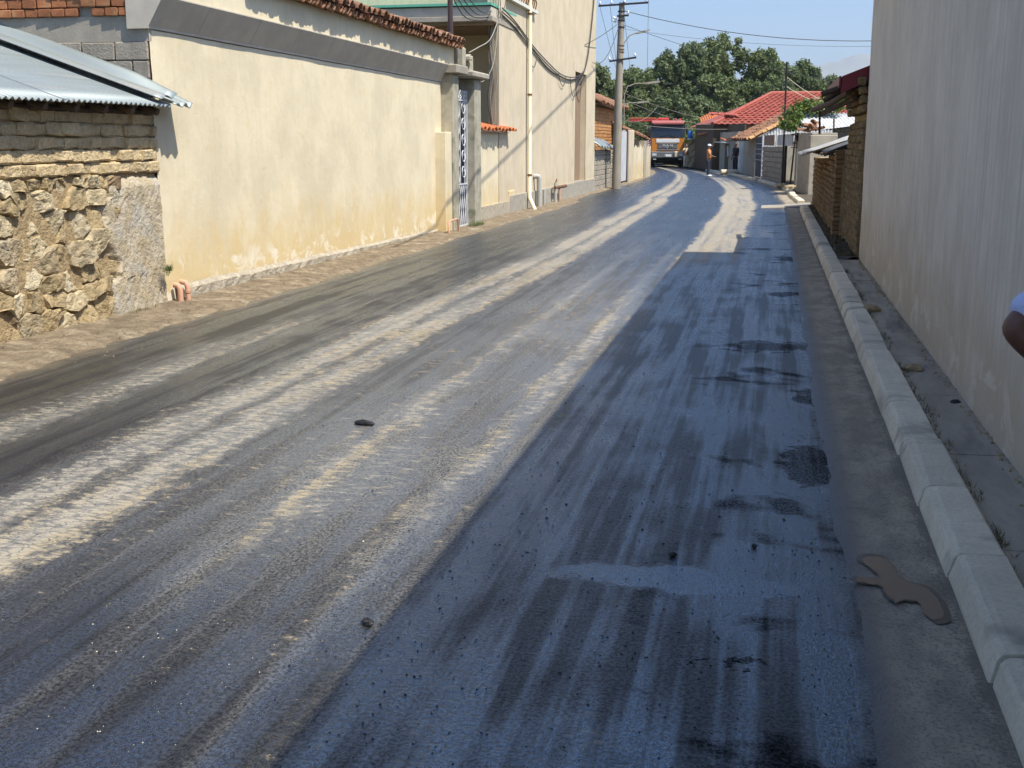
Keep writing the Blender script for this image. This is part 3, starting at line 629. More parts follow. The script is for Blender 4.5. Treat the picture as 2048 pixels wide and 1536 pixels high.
def sheet_local(st, y0, w, u_e, z_e, l, m, pitch=.092, amp=.016, seed=0, dent=None):
    o = corr_sheet(w, l, pitch, amp, m, 0, dent, seed).obj('roof_sheet', m, st.o, False)
    o.location = st.L((u_e, y0, z_e)); o.rotation_euler = (sl+rg.uniform(-.006, .006), 0, math.pi/2); solid(o, .003); return o
for i in range(4): sheet_local(shed, 4.3+i*1.84, 1.95, -6.40+rg.uniform(-.015, .015), 2.225+.012*(i % 2), 2.6, 'galv', seed=i)
# turned-up flashing of bent sheet along the house, its tip past the corner
def flash(s, t):
    u = -9.0+2.62*t; z0 = 2.29+(-6.38-u)*math.tan(sl); k = s*3.2
    dy = .30*s*1.1; return (u, 11.52+dy+.03*math.sin(t*7)*s, z0+.012+.045*abs(math.sin(k*1.5))+.10*max(0, s-.55)*2.2*(1-.75*max(0, t-.82)/.18))
o = shed.part('flashing', MB().grid(flash, 14, 24, True), 'galv', fix=False); solid(o, .003)
def tip(s, t): return (-6.645+.28*s, 11.80+.38*t, 2.345-.095*s+.03*t*(1-s)+.032*math.sin(t*14.)*(.6+.4*t))
o = shed.part('bent_sheet_tip', MB().grid(tip, 6, 26, True), 'galv', fix=False); solid(o, .003)

# yellow house -------------------------------------------------------
yh = ST('yellow_house', 'long pale yellow plastered house wall with cement cornice and old tile eaves', 'house', -8, 17.5)
def face(u, v0, v1, z0, z1, amp=.01, nv=60, nz=24, seed=0.):
    return MB().grid(lambda s, t: (u+amp*hsh((v0+(v1-v0)*s)*1.1, (z0+(z1-z0)*t)*1.4, seed), v0+(v1-v0)*s, z0+(z1-z0)*t), nv, nz, True)
yw = MB().box(-13, -6.78, 11.93, 23.38, -.1, 3.35); yw.grid(lambda s, t: (-6.66+.008*hsh((11.85+11.6*s)*1.1, t*4.2)-.01*(s == 0 or s == 1), 11.85+11.6*s+.02*hsh(t*9, 1.)*(s == 0), 3.1*t-.05), 70, 26, True)
yw.box(-6.80, -6.672, 11.96, 23.44, -.05, 3.05)
yh.part('wall', yw, 'yellow', fix=False)
pl = MB().grid(lambda s, t: (-6.605-.05*(t > .97)+.016*hsh(s*60, t*3)+.008*hsh(s*170, t*9, 1.), 12.05+11.3*s, (.27-.13*s+.012*hsh(s*25, 4))*t-.03), 120, 5, False)
yh.part('plinth', pl, 'plinth', fix=False)
# cement cove that carries the frieze
cv = [(-6.665, 3.06), (-6.645, 3.06), (-6.64, 3.085), (-6.45, 3.385), (-6.45, 3.40), (-6.9, 3.40), (-6.9, 3.06)]
mb = MB(); n = len(cv)
vs = [(p[0], (11.80 if k == 0 else 23.46+(p[0]+6.66)*1.1), p[1]) for k in (0, 1) for p in cv]
mb.add(vs, [tuple(range(n))[::-1], tuple(range(n, 2*n))]+[(i, (i+1) % n, (i+1) % n+n, i+n) for i in range(n)])
cove = yh.part('cornice', mb, 'cove')
for y in (12.9, 14.3, 15.6, 16.9, 18.2, 19.6, 21.0, 22.2): yh.part('joint', MB().add([(-6.638, y, 3.088), (-6.638, y+.012, 3.088), (-6.449, y+.012, 3.383), (-6.449, y, 3.383)], [(0,1,2,3)]), 'cement', cove)
yh.part('frieze', MB().box(-6.95, -6.47, 11.82, 23.66, 3.402, 3.74), 'yellow')
# tile eave: two staggered courses of half-round tiles
cvr, pan = TILE['tile_old']; tr = R_(31)
def eave(st, y0, y1, ue, ze, pitch, rows, slope, kind, parent=None, rowl=.30, jz=.010):
    c_, p_ = TILE[kind]; y = y0
    while y < y1:
        for r in range(rows):
            uu = ue-r*rowl*math.cos(slope)+tr.uniform(-.03, .03); zz = ze+r*rowl*math.sin(slope)+r*.012+tr.uniform(-jz, jz)
            st.put('tile', p_, (uu, y+tr.uniform(-.012, .012), zz+.012), (slope+tr.uniform(-.03, .03), 0, math.pi/2+tr.uniform(-.06, .06)), None, parent)
            st.put('tile', c_, (uu+.015+tr.uniform(-.02, .03), y+pitch/2+tr.uniform(-.012, .012), zz+.042), (slope+tr.uniform(-.04, .04), tr.uniform(-.1, .1), math.pi/2+tr.uniform(-.06, .06)), None, parent)
        y += pitch
roof = yh.part('roof', MB().prism([(-6.45, 3.742), (-6.45, 3.765), (-9.6, 4.62), (-13.2, 3.70)], 'y', 11.75, 23.62), 'mud')
eave(yh, 13.9, 23.7, -6.29, 3.80, .165, 3, rad(15), 'tile_old', None, .24, .014)
# gable end facing the camera: brick band, ring beam, block work
yh.box('ring_beam', 'cement', -9.6, -6.665, 11.855, 11.925, 2.93, 3.20)
yh.box('block_backing', 'cement', -9.6, -6.70, 11.875, 11.94, 1.9, 2.93)
BK = brick_meshes(.39, .06, .19, 'block', 4, 7, .004, .01)
for j, z in enumerate((2.83, 2.63, 2.43, 2.23)):
    x = -6.69-(.2 if j % 2 else 0.)
    if j % 2: yh.put('concrete_block', BK[j], (-6.785, 11.87, z), None, (.46, 1, 1))
    while x > -9.3:
        yh.put('concrete_block', rg.choice(BK), (x-.198, 11.87+rg.uniform(-.004, .004), z), (0, 0, rg.uniform(-.01, .01))); x -= .405
TB = brick_meshes(.17, .10, .10, 'brick', 5, 8, .005, .008)
for j, (z, w) in enumerate(((3.245, .158), (3.345, .176), (3.45, .165), (3.555, .165))):
    x = -6.68+(-.05 if j % 2 else 0)
    while x > -9.4:
        if not (j == 0 and -7.35 < x < -7.2): yh.put('brick', rg.choice(TB), (x-w/2, 11.87+rg.uniform(-.012, .012), z), (rg.uniform(-.02, .02), 0, rg.uniform(-.03, .03)), (w/.178, 1, .84 if j == 0 else .9))
        x -= w+.006
yh.box('brick_backing', 'cement', -9.6, -6.72, 11.88, 11.95, 3.20, 3.74)
pipe = ST('drain_pipes', 'pair of faded orange drain pipes at the corner of the yellow house', 'pipes', -6.5, 12.05)
pipe.part('pipe', MB().tube([(-6.55, 11.98, .02), (-6.55, 11.98, .20), (-6.57, 11.98, .245), (-6.62, 11.98, .255)], .034, 10), 'pinkpvc')
pipe.part('pipe', MB().tube([(-6.53, 12.12, .0), (-6.53, 12.12, .22), (-6.55, 12.12, .265), (-6.62, 12.12, .275)], .032, 10), 'pinkpvc')
pipe.part('collar', MB().tube([(-6.53, 12.12, .15), (-6.53, 12.12, .18)], .038, 10), 'pinkpvc')
pipe2 = ST('gas_pipe', 'small pinkish pipe loop at the foot of the iron gate', 'pipe', -6.3, 23.2)
pipe2.part('loop', MB().tube([(-6.30, 22.55, .0), (-6.31, 22.56, .26), (-6.30, 22.62, .29), (-6.28, 23.05, .31), (-6.27, 23.12, .28), (-6.26, 23.15, .0)], .022, 8), 'pinkpvc')

# gate with concrete posts ------------------------------------------
gt = ST('gateway', 'weathered concrete gateway with white wrought iron gate between two posts', 'gate', -6.5, 24.4)
gt.box('post', 'cement_moss', -6.85, -6.40, 23.32, 23.76, -.1, 3.22, .015)
gt.box('post', 'cement_moss', -6.85, -6.36, 24.95, 25.50, -.1, 3.20, .015)
gt.part('low_buttress', MB().box(-6.75, -6.44, 22.85, 23.315, -.1, 2.06, .01), 'yellow')
gt.box('cap', 'cement', -6.95, -6.28, 23.2, 24.1, 3.225, 3.40, .02)
gt.box('cap', 'cement', -6.98, -6.22, 24.35, 25.75, 3.205, 3.34, .03)
fin = gt.box('finial', 'cement_moss', -6.72, -6.54, 24.75, 24.93, 3.345, 3.86, .04)
gt.box('finial_base', 'cement_moss', -6.74, -6.46, 24.95, 25.20, 3.345, 3.40, .01, fin)
gt.box('finial_top', 'cement_moss', -6.74, -6.46, 24.95, 25.20, 3.60, 3.68, .01, fin)
gt.box('finial', 'cement_moss', -6.70, -6.50, 25.22, 25.42, 3.345, 3.74, .05)
gt.part('mast', MB().tube([(-6.62, 23.98, 3.35), (-6.62, 23.95, 6.2)], .055, 10), 'brownpipe')
gf = gt.part('gate_frame', MB().box(-6.56, -6.52, 23.80, 23.84, .05, 2.75).box(-6.56, -6.52, 24.88, 24.92, .05, 2.95).box(-6.555, -6.525, 23.84, 24.88, .05, .09).box(-6.555, -6.525, 23.84, 24.88, .95, .98).box(-6.555, -6.525, 23.84, 24.88, 2.72, 2.75), 'whitemetal')
def scroll(cy, cz, r, turns, dirn, a0):
    P = []; k = 26
    for i in range(k+1):
        t = i/k; a = a0+dirn*turns*2*math.pi*t; rr = r*(1-.75*t); P.append((-6.54, cy+rr*math.cos(a), cz+rr*math.sin(a)))
    return P
for i in range(5):
    zc = 1.15+i*.34
    gt.part('scroll', MB().tube(scroll(24.12, zc, .2, 1.3, 1, -1.57), .013, 6), 'whitemetal', gf)
    gt.part('scroll', MB().tube(scroll(24.62, zc+.1, .2, 1.3, -1, 1.57), .013, 6), 'whitemetal', gf)
for i in range(6): gt.part('bar', MB().tube([(-6.54, 23.84+i*.17, .09), (-6.54, 24.1+i*.16, .95)], .011, 6), 'whitemetal', gf)
for i in range(6): gt.part('bar', MB().tube([(-6.542, 24.0+i*.17, .09), (-6.542, 23.85+i*.15, .95)], .011, 6), 'whitemetal', gf)
for y in (24.0, 24.36, 24.72): gt.part('bar', MB().tube([(-6.54, y, .95), (-6.54, y, 2.95)], .011, 6), 'whitemetal', gf)
for i, y in enumerate((24.2, 24.4, 24.6, 24.8)): gt.part('scroll', MB().tube(scroll(y, 2.86, .1, 1.2, 1, -1.57), .012, 6), 'whitemetal', gf)
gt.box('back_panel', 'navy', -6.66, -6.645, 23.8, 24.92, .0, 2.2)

# low yellow wall with red coping -----------------------------------
lw = ST('low_yellow_wall', 'short cream garden wall with red tile coping between gate and tall house', 'wall', -6.8, 27.5)
lw.part('wall', MB().box(-6.95, -6.62, 25.52, 29.25, -.1, 2.08), 'yellow')
lw.part('plinth', jit(MB().box(-6.66, -6.55, 25.52, 29.35, -.1, .36), R_(3), .02), 'plinth')
for i in range(15):
    for r in range(1): lw.put('tile', TILE['tile_new'][0], (-6.40+.02*(i % 3), 25.7+i*.245, 2.12+.02*(i % 2)), (rad(13), rg.uniform(-.05, .05), math.pi/2+rg.uniform(-.08, .08)), (1.2, 1.5, .8))
lw.part('bedding', MB().prism([(-6.5, 2.082), (-7.0, 2.20), (-7.0, 2.082)], 'y', 25.6, 29.2), 'cement')

# tall beige house ---------------------------------------------------
bh = ST('beige_house', 'tall two storey beige rendered house with balcony slab and downpipe', 'house', -9, 36)
wl = MB(); F = -6.6
def quad_wall(mb, y0, y1, z0, z1, n=8, u=F):
    mb.grid(lambda s, t: (u+.006*hsh((y0+(y1-y0)*s), (z0+(z1-z0)*t)), y0+(y1-y0)*s, z0+(z1-z0)*t), max(1, int((y1-y0)/1.2)), max(1, int((z1-z0)/1.)), True)
quad_wall(wl, 28.3, 39.6, -.1, 8.2); quad_wall(wl, 39.6, 42.0, -.1, .5); quad_wall(wl, 39.6, 42.0, 4.2, 8.2); quad_wall(wl, 42.0, 44.25, -.1, 8.2)
wl.box(-6.86, -6.61, 28.3, 28.55, -.1, 4.62); wl.box(-14, -6.62, 30.6, 39.58, -.1, 8.19); wl.box(-14, -6.62, 42.02, 44.25, -.1, 8.19); wl.box(-14, -6.86, 39.58, 42.02, -.1, 8.19)
wl.box(-6.86, -6.62, 28.3, 30.62, -.1, 4.62); wl.box(-6.88, -6.61, 28.3, 30.6, 5.02, 8.19)
bh.part('wall', wl, 'beige', fix=False)
ni = bh.part('blocked_doorway', MB().box(-6.84, -6.79, 39.6, 42.0, .5, 4.2), 'boards')
bh.part('frame', MB().box(-6.63, -6.585, 39.30, 39.58, .5, 4.2).box(-6.63, -6.585, 42.02, 42.3, .5, 4.2).box(-6.63, -6.585, 39.30, 42.3, 4.203, 4.48), 'beige', ni)
bh.part('reveal', MB().box(-6.8, -6.62, 39.585, 39.6, .5, 4.2).box(-6.8, -6.62, 42.0, 42.015, .5, 4.2), 'beige', ni)
bh.part('sill', MB().box(-6.82, -6.56, 39.5, 42.1, .46, .52), 'cement', ni)
bh.part('plinth', jit(MB().box(-6.7, -6.55, 29.3, 44.28, -.1, .50, .01), R_(6), .006), 'plinth_grey')
bh.part('plinth', jit(MB().box(-6.7, -6.56, 29.27, 30.0, -.1, .62, .01), R_(6), .01), 'yellow')
sl_ = bh.box('balcony_slab', 'cement', -14, -6.58, 27.55, 30.5, 4.66, 4.78, .01)
bh.box('balcony_beam', 'cement', -14, -6.70, 27.75, 28.2, 4.62, 4.66, 0, sl_)
bh.box('balcony_fascia', 'cove', -14, -6.62, 27.6, 30.5, 4.785, 5.0, .01, sl_)
bh.box('green_coping', 'green', -14, -6.6, 27.52, 30.5, 5.02, 5.075, 0, sl_)
bh.box('porch_wall', 'beige', -14, -6.88, 30.5, 30.59, -.1, 4.64)
bh.box('porch_ceiling', 'boards', -14, -6.75, 28.22, 30.5, 4.60, 4.655)
bh.part('ledge', MB().box(-6.62, -6.48, 29.0, 32.6, 5.32, 5.40), 'rail')
bl = bh.part('balustrade', MB().box(-6.60, -6.5, 29.0, 32.5, 5.95, 6.0), 'rail')
for i in range(14): bh.part('baluster', MB().tube([(-6.55, 29.1+i*.26, 5.41), (-6.5, 29.1+i*.26, 5.6), (-6.58, 29.1+i*.26, 5.8), (-6.55, 29.1+i*.26, 5.95)], .018, 6), 'rust', bl)
for (a, b) in ((39.2, 42.4),):
    bh.part('upper_panel', MB().box(-6.61, -6.575, a, b, 6.9, 6.96).box(-6.61, -6.575, a, a+.08, 6.96, 8.19).box(-6.61, -6.575, b-.08, b, 6.96, 8.19), 'beige')
dp = bh.part('downpipe', MB().tube([(-6.50, 31.55, 8.2), (-6.50, 31.55, .42), (-6.48, 31.5, .34), (-6.3, 31.35, .02)], .058, 12), 'creampipe')
for z in (3.1, .95, 5.2): bh.part('bracket', MB().tube([(-6.50, 31.55, z), (-6.50, 31.55, z+.05)], .066, 12), 'rust', dp)
bh.part('vent_pipe', MB().tube([(-6.44, 32.65, -.05), (-6.44, 32.65, .84), (-6.46, 32.64, .90), (-6.52, 32.62, .915), (-6.60, 32.6, .90)], .075, 12), 'greypvc')
bh.part('vent_pipe', MB().tube([(-6.46, 33.5, -.05), (-6.46, 33.5, .5)], .04, 10), 'greypvc')
tp = ST('tap_pipes', 'rusty water pipes with side valve standing at the plinth of the beige house', 'pipes', -6.4, 35.5)
tp.part('pipe', MB().tube([(-6.42, 35.1, -.05), (-6.42, 35.1, .64)], .05, 8), 'greypvc')
tp.part('pipe', MB().tube([(-6.40, 35.7, -.05), (-6.40, 35.7, .46)], .035, 8), 'pinkpvc')
tp.part('valve', MB().tube([(-6.42, 35.0, .50), (-6.36, 36.6, .50)], .05, 8), 'rust')
tp.part('handle', MB().tube([(-6.42, 35.1, .62), (-6.42, 35.3, .74)], .025, 6), 'rust')
# ------------------------------------------------------------------ far left
bw = ST('block_garden_wall', 'grey block garden wall with crumpled sheet on top beside the concrete pole', 'wall', -6.7, 46.5)
bw.box('wall_core', 'cement', -6.95, -6.64, 44.3, 49.3, -.1, 1.55)
FB = brick_meshes(.06, .40, .19, 'block', 4, 17, .006, .012)
brick_face(bw.put, FB, R_(8), 44.3, 49.3, .0, 1.55, .40, .19, .014, -6.63, name='concrete_block')
def crump(s, t): return (-6.95+.62*s, 44.25+4.6*t, 2.12-.42*s-.16*t+.05*math.sin(t*38)+.06*hsh(s*3, t*7))
solid(bw.part('sheet_canopy', MB().grid(crump, 8, 46, True), 'galv', fix=False), .004)
bw.part('prop', MB().tube([(-6.7, 45., 1.5), (-6.75, 45., 1.95)], .04, 6), 'wood'); bw.part('prop', MB().tube([(-6.7, 48.2, 1.5), (-6.75, 48.2, 1.85)], .04, 6), 'wood')
sw = ST('dry_stone_pier', 'narrow stacked stone pier behind the concrete pole', 'pier', -6.8, 50.1)
sw.box('core', 'mud', -7.1, -6.78, 49.35, 50.9, -.1, 1.75)
for j in range(14):
    y = 49.4
    while y < 50.85:
        l = rg.uniform(.2, .4); o = jit(MB().box(-.09, .09, -l/2, l/2, -.05, .05, .03), rg, .012).mesh('stone', rg.choice(['stone_grey', 'stone_tan'])); sw.put('stone', o, (-6.73+rg.uniform(-.03, .03), y+l/2, .06+j*.125)); y += l+.02
obh = ST('orange_brick_house', 'small orange brick house with sagging old tile roof behind the concrete pole', 'house', -9, 55)
obh.box('wall_core', 'cement', -12, -7.66, 50.2, 59.8, -.1, 3.42)
OB = brick_meshes(.05, .52, .13, 'orangebrick', 5, 27, .006, .01)
brick_face(obh.put, OB, R_(81), 50.2, 59.8, 1.5, 3.40, .50, .13, .02, -7.65, limit=300)
OB2 = brick_meshes(.52, .05, .13, 'orangebrick', 5, 28, .006, .01)
for j in range(13):
    for i in range(8): obh.put('brick', rg.choice(OB2), (-7.95-i*.54-(.27 if j % 2 else 0), 50.18, 1.55+j*.146))
obh.part('corner_pier', jit(MB().box(-7.75, -7.55, 59.3, 60.0, -.1, 3.4, .02), rg, .03), 'whitesheet')
rs = rad(22)
obh.part('roof_deck', MB().prism([(-7.35, 3.44), (-7.35, 3.48), (-10, 4.56), (-12.8, 3.42)], 'y', 50.0, 60.2), 'wood')
for r in range(5):
    y = 50.1
    while y < 60.2:
        zz = 3.52+r*.34*math.sin(rs)-.10*math.sin((y-50)/10*math.pi); uu = -7.20-r*.34*math.cos(rs)
        obh.put('tile', TILE['tile_old'][0], (uu+rg.uniform(-.03, .03), y, zz+.04), (rs, rg.uniform(-.1, .1), math.pi/2+rg.uniform(-.08, .08)), (1.25, 1., 1.1))
        obh.put('tile', TILE['tile_old'][1], (uu-.03, y+.13, zz+.03), (rs, 0, math.pi/2), (1.2, 1., 1.)); y += .26
gl = ST('sheet_metal_gate', 'pale sheet metal gate with white frame right of the concrete pole', 'gate', -6.6, 54)
gl.box('leaf', 'whitesheet', -6.66, -6.62, 52.1, 54.5, .12, 2.35); gl.box('frame_post', 'whitemetal', -6.68, -6.56, 51.95, 52.1, 0, 2.5); gl.box('frame_post', 'navy', -6.68, -6.58, 54.5, 54.62, 0, 2.45)
gl.box('gate_post', 'beige', -6.85, -6.5, 54.65, 56.5, -.1, 2.42, .02)
pw = ST('crumbling_wall', 'cream crumbling plaster wall with broken top and tile capping at the bend', 'wall', -6.6, 60)
pwm = MB().grid(lambda s, t: (-6.62+.02*hsh(s*6, t*4), 56.5+5.4*s, (1.74+.14*hsh(s*9, 3)+.10*hsh(s*31, 1))*t-.1), 40, 8, True); pwm.box(-6.95, -6.66, 56.5, 61.9, -.1, 1.6)
pw.part('wall', pwm, 'yellow', fix=False)
pw.part('pier', jit(MB().box(-6.9, -6.56, 61.9, 62.9, -.1, 1.95, .02), rg, .02), 'plinth')
pw.part('end_wall', MB().grid(lambda s, t: (-6.6, 62.9+2.6*s, (1.75+.12*hsh(s*8, 2))*t-.1), 12, 4, True).box(-6.95, -6.63, 62.9, 65.5, -.1, 1.6), 'beige', fix=False)
pw.box('shade_wall', 'cement', -7.9, -7.2, 57, 66, -.1, 2.05)
for i in range(34):
    for r in range(3): pw.put('tile', TILE['tile_old'][0], (-6.75-r*.36+rg.uniform(-.05, .05), 56.6+i*.28, 2.40+r*.16-.012*i+rg.uniform(-.03, .03)), (rad(22)+rg.uniform(-.1, .1), rg.uniform(-.15, .15), math.pi/2+rg.uniform(-.15, .15)), (1.3, 1.05, 1.1))
pw.part('roof_boards', MB().add([(-6.7, 56.5, 2.36), (-6.7, 66.2, 1.96), (-7.9, 66.2, 2.45), (-7.9, 56.5, 2.85)], [(0,1,2,3)]), 'wood')

# utility pole -------------------------------------------------------
up = thing('utility_pole', 'tall grey concrete utility pole with cross arms, insulators and street lamp', 'pole', (4.24, 47.5, 0))
MB().tube([(0, 0, -.2), (.03, 0, 3.6), (.1, 0, 7.25)], [.19, .155, .115], 14).obj('shaft', 'pole', up)
def arm(z, x0, x1, dz, dy, r=.035):
    o = MB().box(x0, x1, -.14-r, -.14+r, -r, r).obj('cross_arm', 'blackmetal', up, loc=(.08, dy, z), rot=(0, -math.atan2(dz, x1-x0), 0)); return o
INS = MB().lathe([(.012, -.05), (.012, .02), (.045, .02), (.05, .05), (.028, .07), (.038, .10), (.02, .13)], 10).mesh('insulator', 'porcelain')
for (z, x0, x1, dz, xs) in ((7.17, -.92, 1.05, .13, (-.85, -.4, .12, .95)), (6.74, -.18, .28, .03, (.27,)), (5.07, -.46, .62, .15, (-.44, .58))):
    a = arm(z, x0, x1, dz, 0)
    for x in xs: link('insulator', INS, a, (x, -.14, .05))
for z in (6.9, 6.55, 6.3, 5.6, 5.45, 5.35): MB().tube([(.085, 0, z), (.085, 0, z+.04)], .145, 12).obj('band', 'rust' if z < 6 else 'blackmetal', up)
link('insulator', INS, up, (-.1, -.05, 6.52), (0, -1.2, 0), (1.3,)*3); link('insulator', INS, up, (-.12, -.05, 6.62), (0, -1., 0), (1.2,)*3)
lamp = MB().tube([(.16, -.02, 5.65), (.42, -.02, 6.0), (.62, -.02, 6.08), (.8, -.02, 6.1)], .022, 8).obj('lamp_arm', 'pole', up)
MB().prism([(.72, 6.06), (.75, 6.13), (1.2, 6.24), (1.22, 6.20), (1.0, 6.12)], 'y', -.12, .1).obj('lamp_head', 'cement', lamp)
MB().tube([(.13, 0, 3.75), (.13, 0, 4.3), (.15, 0, 4.6)], .02, 6).obj('conduit', 'whitesheet', up)
for k, (x, y, z, h) in enumerate(((5.45, 57.5, 0, 4.15), (6.4, 70., 0, 3.65))):
    lp = thing('street_lamp', ('slim swan neck street lamp close behind the concrete pole' if k == 0 else 'lower swan neck street lamp far behind the concrete pole'), 'lamp', (x, y, z), 0, 'swan neck street lamps')
    MB().tube([(0, 0, 0), (0, 0, h), (.15, 0, h+.35), (.55, 0, h+.5), (1.1, 0, h+.5)], .026, 8).obj('post', 'pole', lp); MB().prism([(1.0, h+.45), (1.02, h+.56), (1.7, h+.62), (1.7, h+.54)], 'y', -.12, .12).obj('lamp_head', 'cement', lp)

# wires --------------------------------------------------------------
def wire(a, b, sag, r, label, m='cable', n=18, name='overhead_wire'):
    P = [tuple(a[k]+(b[k]-a[k])*i/n-(sag*4*(i/n)*(1-i/n) if k == 2 else 0) for k in range(3)) for i in range(n+1)]
    c = P[0]; mb = MB().tube([(p[0]-c[0], p[1]-c[1], p[2]-c[2]) for p in P], r, 5, True)
    return tag(mb.obj(name, m, None, loc=c), label, 'wire', 'overhead wires')
pt = (4.35, 47.4, 6.95)
wire(pt, (16.5, 45.0, 5.75), .55, .014, 'upper overhead wire crossing the sky to the grey wall', )
wire((4.4, 47.4, 6.4), (23, 62, 4.6), .7, .010, 'middle overhead wire slanting from the pole to the trees')
wire((4.4, 47.4, 6.25), (17, 46, 5.6), .35, .006, 'faint lower overhead wire crossing the sky to the grey wall')
wire((3.42, 47.3, 7.2), (5.3, 57.4, 4.5), .1, .008, 'thin wire running back from the left end of the top cross arm')
wire((3.85, 47.3, 7.2), (5.45, 60, 4.6), .2, .008, 'thin wire running back from the second insulator')
wire((4.36, 47.3, 7.3), (6.1, 60, 4.6), .2, .008, 'thin wire running back beside the pole shaft')
wire((5.36, 47.3, 7.35), (6.6, 58, 4.4), .25, .008, 'thin wire running back from the right end of the top cross arm')
wire((4.2, 47.3, 6.45), W(-6.58, 41.5, 5.2), .05, .012, 'short service wire from the pole to the beige house')
wire((4.2, 47.3, 6.3), W(-6.56, 43.2, 4.72), .5, .012, 'sagging service wire from the pole to the corner of the beige house')
wire((8.4, 75, 2.9), (15.5, 78, 2.75), .12, .012, 'wire crossing above the truck', 'cablelight')
wire((5.8, 62, 4.4), (15.5, 80, 3.1), .3, .010, 'wire slanting past the dark trees above the truck', 'cablelight')
wire((6.0, 62, 4.0), (14, 80, 3.0), .3, .010, 'lower wire slanting past the dark trees', 'cablelight')
wire((6.6, 70, 3.2), (9.6, 78, 4.2), .5, .010, 'slack wire curving up in front of the dark trees', 'cablelight')
wire(W(-3.7, 45.6, 10.6), W(-3.0, 17.5, 6.4), .15, .022, 'high service cable whose thin shadow slants across the beige house wall')
bd = ST('cable_bundle', 'slack bundle of dark service cables strung along the beige house wall', 'cables', -6.56, 33)
cb = [(28.4, 4.9), (30.0, 4.72), (32.2, 4.35), (34.5, 4.0), (36.5, 3.86), (38.6, 3.86), (40.4, 4.05), (41.6, 4.45), (42.6, 5.6), (43.6, 7.6)]
def spl(pts, k=6):
    out = []
    for i in range(len(pts)-1):
        q = [pts[max(0, min(len(pts)-1, i+d))] for d in (-1, 0, 1, 2)]
        out += [tuple(cr(q[0][e], q[1][e], q[2][e], q[3][e], t/k) for e in range(len(pts[0]))) for t in range(k)]
    return out+[pts[-1]]
for j in range(3):
    P = spl([(y, z+(.05*j if j else 0)+rg.uniform(-.04, .04)*(j > 0)) for y, z in cb]); bd.part('cable', MB().tube([(-6.56+.012*j, y, z) for y, z in P], .017, 6), 'cable')
for (y, d) in ((36.2, .25), (38.3, .5), (39.4, .62), (31.5, .3)):
    P = spl([(y, 3.95 if y > 35 else 4.4), (y+.3, 3.9-d*.8 if y > 35 else 4.3-d), (y+.9, 3.85-d if y > 35 else 4.2-d), (y+1.3, 3.9 if y > 35 else 4.2)]); bd.part('loop', MB().tube([(-6.55, a, b) for a, b in P], .011, 6), 'cable')
bd.part('cable', MB().tube([(-6.55, a, b) for a, b in spl([(41.0, 4.1), (39.6, 3.6), (38.9, 3.0), (38.8, 2.6)])], .009, 5), 'cablelight')
bp = ST('hanging_cables', 'tangle of cables hanging down the corner pier of the beige house', 'cables', -6.75, 28.2)
for j in range(6):
    o = rg.uniform(-.10, .10); bp.part('cable', MB().tube(spl([(-6.70+o, 28.24, 5.0-.1*j), (-6.78+o*.6, 28.22, 4.2), (-6.70+o, 28.24, 3.5), (-6.76+o*1.2, 28.22, 2.9), (-6.72+o*.5, 28.25, 2.2)]), .010, 5), 'cablelight' if j % 2 else 'cable')
for j in range(4):
    bp.part('cable', MB().tube(spl([(-6.62, 23.95, 4.9+.12*j), (-6.75+.1*j, 25.8, 4.55+.05*j), (-6.7, 28.2, 4.75+.08*j)]), .012, 5), 'cable')
bp.part('cable', MB().tube(spl([(-6.6, 28.3, 4.8), (-6.5, 27.0, 4.2), (-6.45, 25.6, 3.9), (-6.5, 25.0, 3.75)]), .013, 5), 'cablelight')
bp.part('cable', MB().tube(spl([(-6.6, 28.3, 4.9), (-6.52, 27.4, 3.7), (-6.5, 26.2, 3.2), (-6.5, 25.4, 3.36)]), .009, 5), 'cablelight')
bp.part('upright_wire', MB().tube(spl([(-6.5, 28.2, 4.7), (-6.55, 28.2, 5.4), (-6.45, 28.2, 6.2)]), .010, 5), 'cablelight')
for j in range(4): bp.part('upright_wire', MB().tube(spl([(-6.6-.03*j, 28.2, 4.6), (-6.75+.12*j, 28.1, 5.2), (-6.7-.06*j, 28.1, 5.9)]), .010, 5), 'cablelight')

# ------------------------------------------------------------------ right side
rh = ST('grey_house', 'tall windowless grey rendered house wall along the pavement at right', 'house', 5, 8)
rw = MB().grid(lambda s, t: (1.37+.010*hsh((-5+23.4*s)*.8, t*3.)-.02*t, -5+23.42*s, .05+4.2*t), 60, 14, True); rw.box(1.40, 10, -5, 18.40, -.1, 4.24)
rh.part('wall', rw, 'greyrender', fix=False); rh.box('roof_slab', 'cement', .95, 10.4, -5.4, 18.82, 4.26, 4.42, .01)
ad = ST('adobe_house', 'brown adobe brick house with dark red roof edge past the grey house', 'house', 3, 20.3)
ad.box('wall_core', 'mud', 1.42, 6, 18.45, 21.98, -.1, 2.8)
MA = brick_meshes(.14, .30, .115, 'mudwall', 6, 41, .010, .022)
brick_face(ad.put, MA, R_(14), 18.45, 22.0, .0, 2.28, .235, .098, .012, 1.39, jx=.010, name='adobe_brick', limit=298)
for j in range(4): brick_face(ad.put, MA, R_(50+j), 18.45, 22.0, 2.29+j*.13, 2.29+(j+1)*.13, .28, .112, .012, 1.36-.03*j, jx=.008, name='adobe_brick')
rs2 = math.atan2(.34, 1.0)
ad.part('roof', MB().prism([(.98, 2.80), (.98, 2.83), (4., 4.0), (7, 2.9), (7, 2.86)], 'y', 18.62, 22.6), 'oldsheet')
ad.part('red_fascia', MB().prism([(.97, 2.58), (.99, 2.83), (4., 4.02), (4., 3.80)], 'y', 18.52, 18.6), 'darkred')
ad.part('red_fascia', MB().box(.94, .965, 18.52, 22.6, 2.66, 2.83), 'darkred')
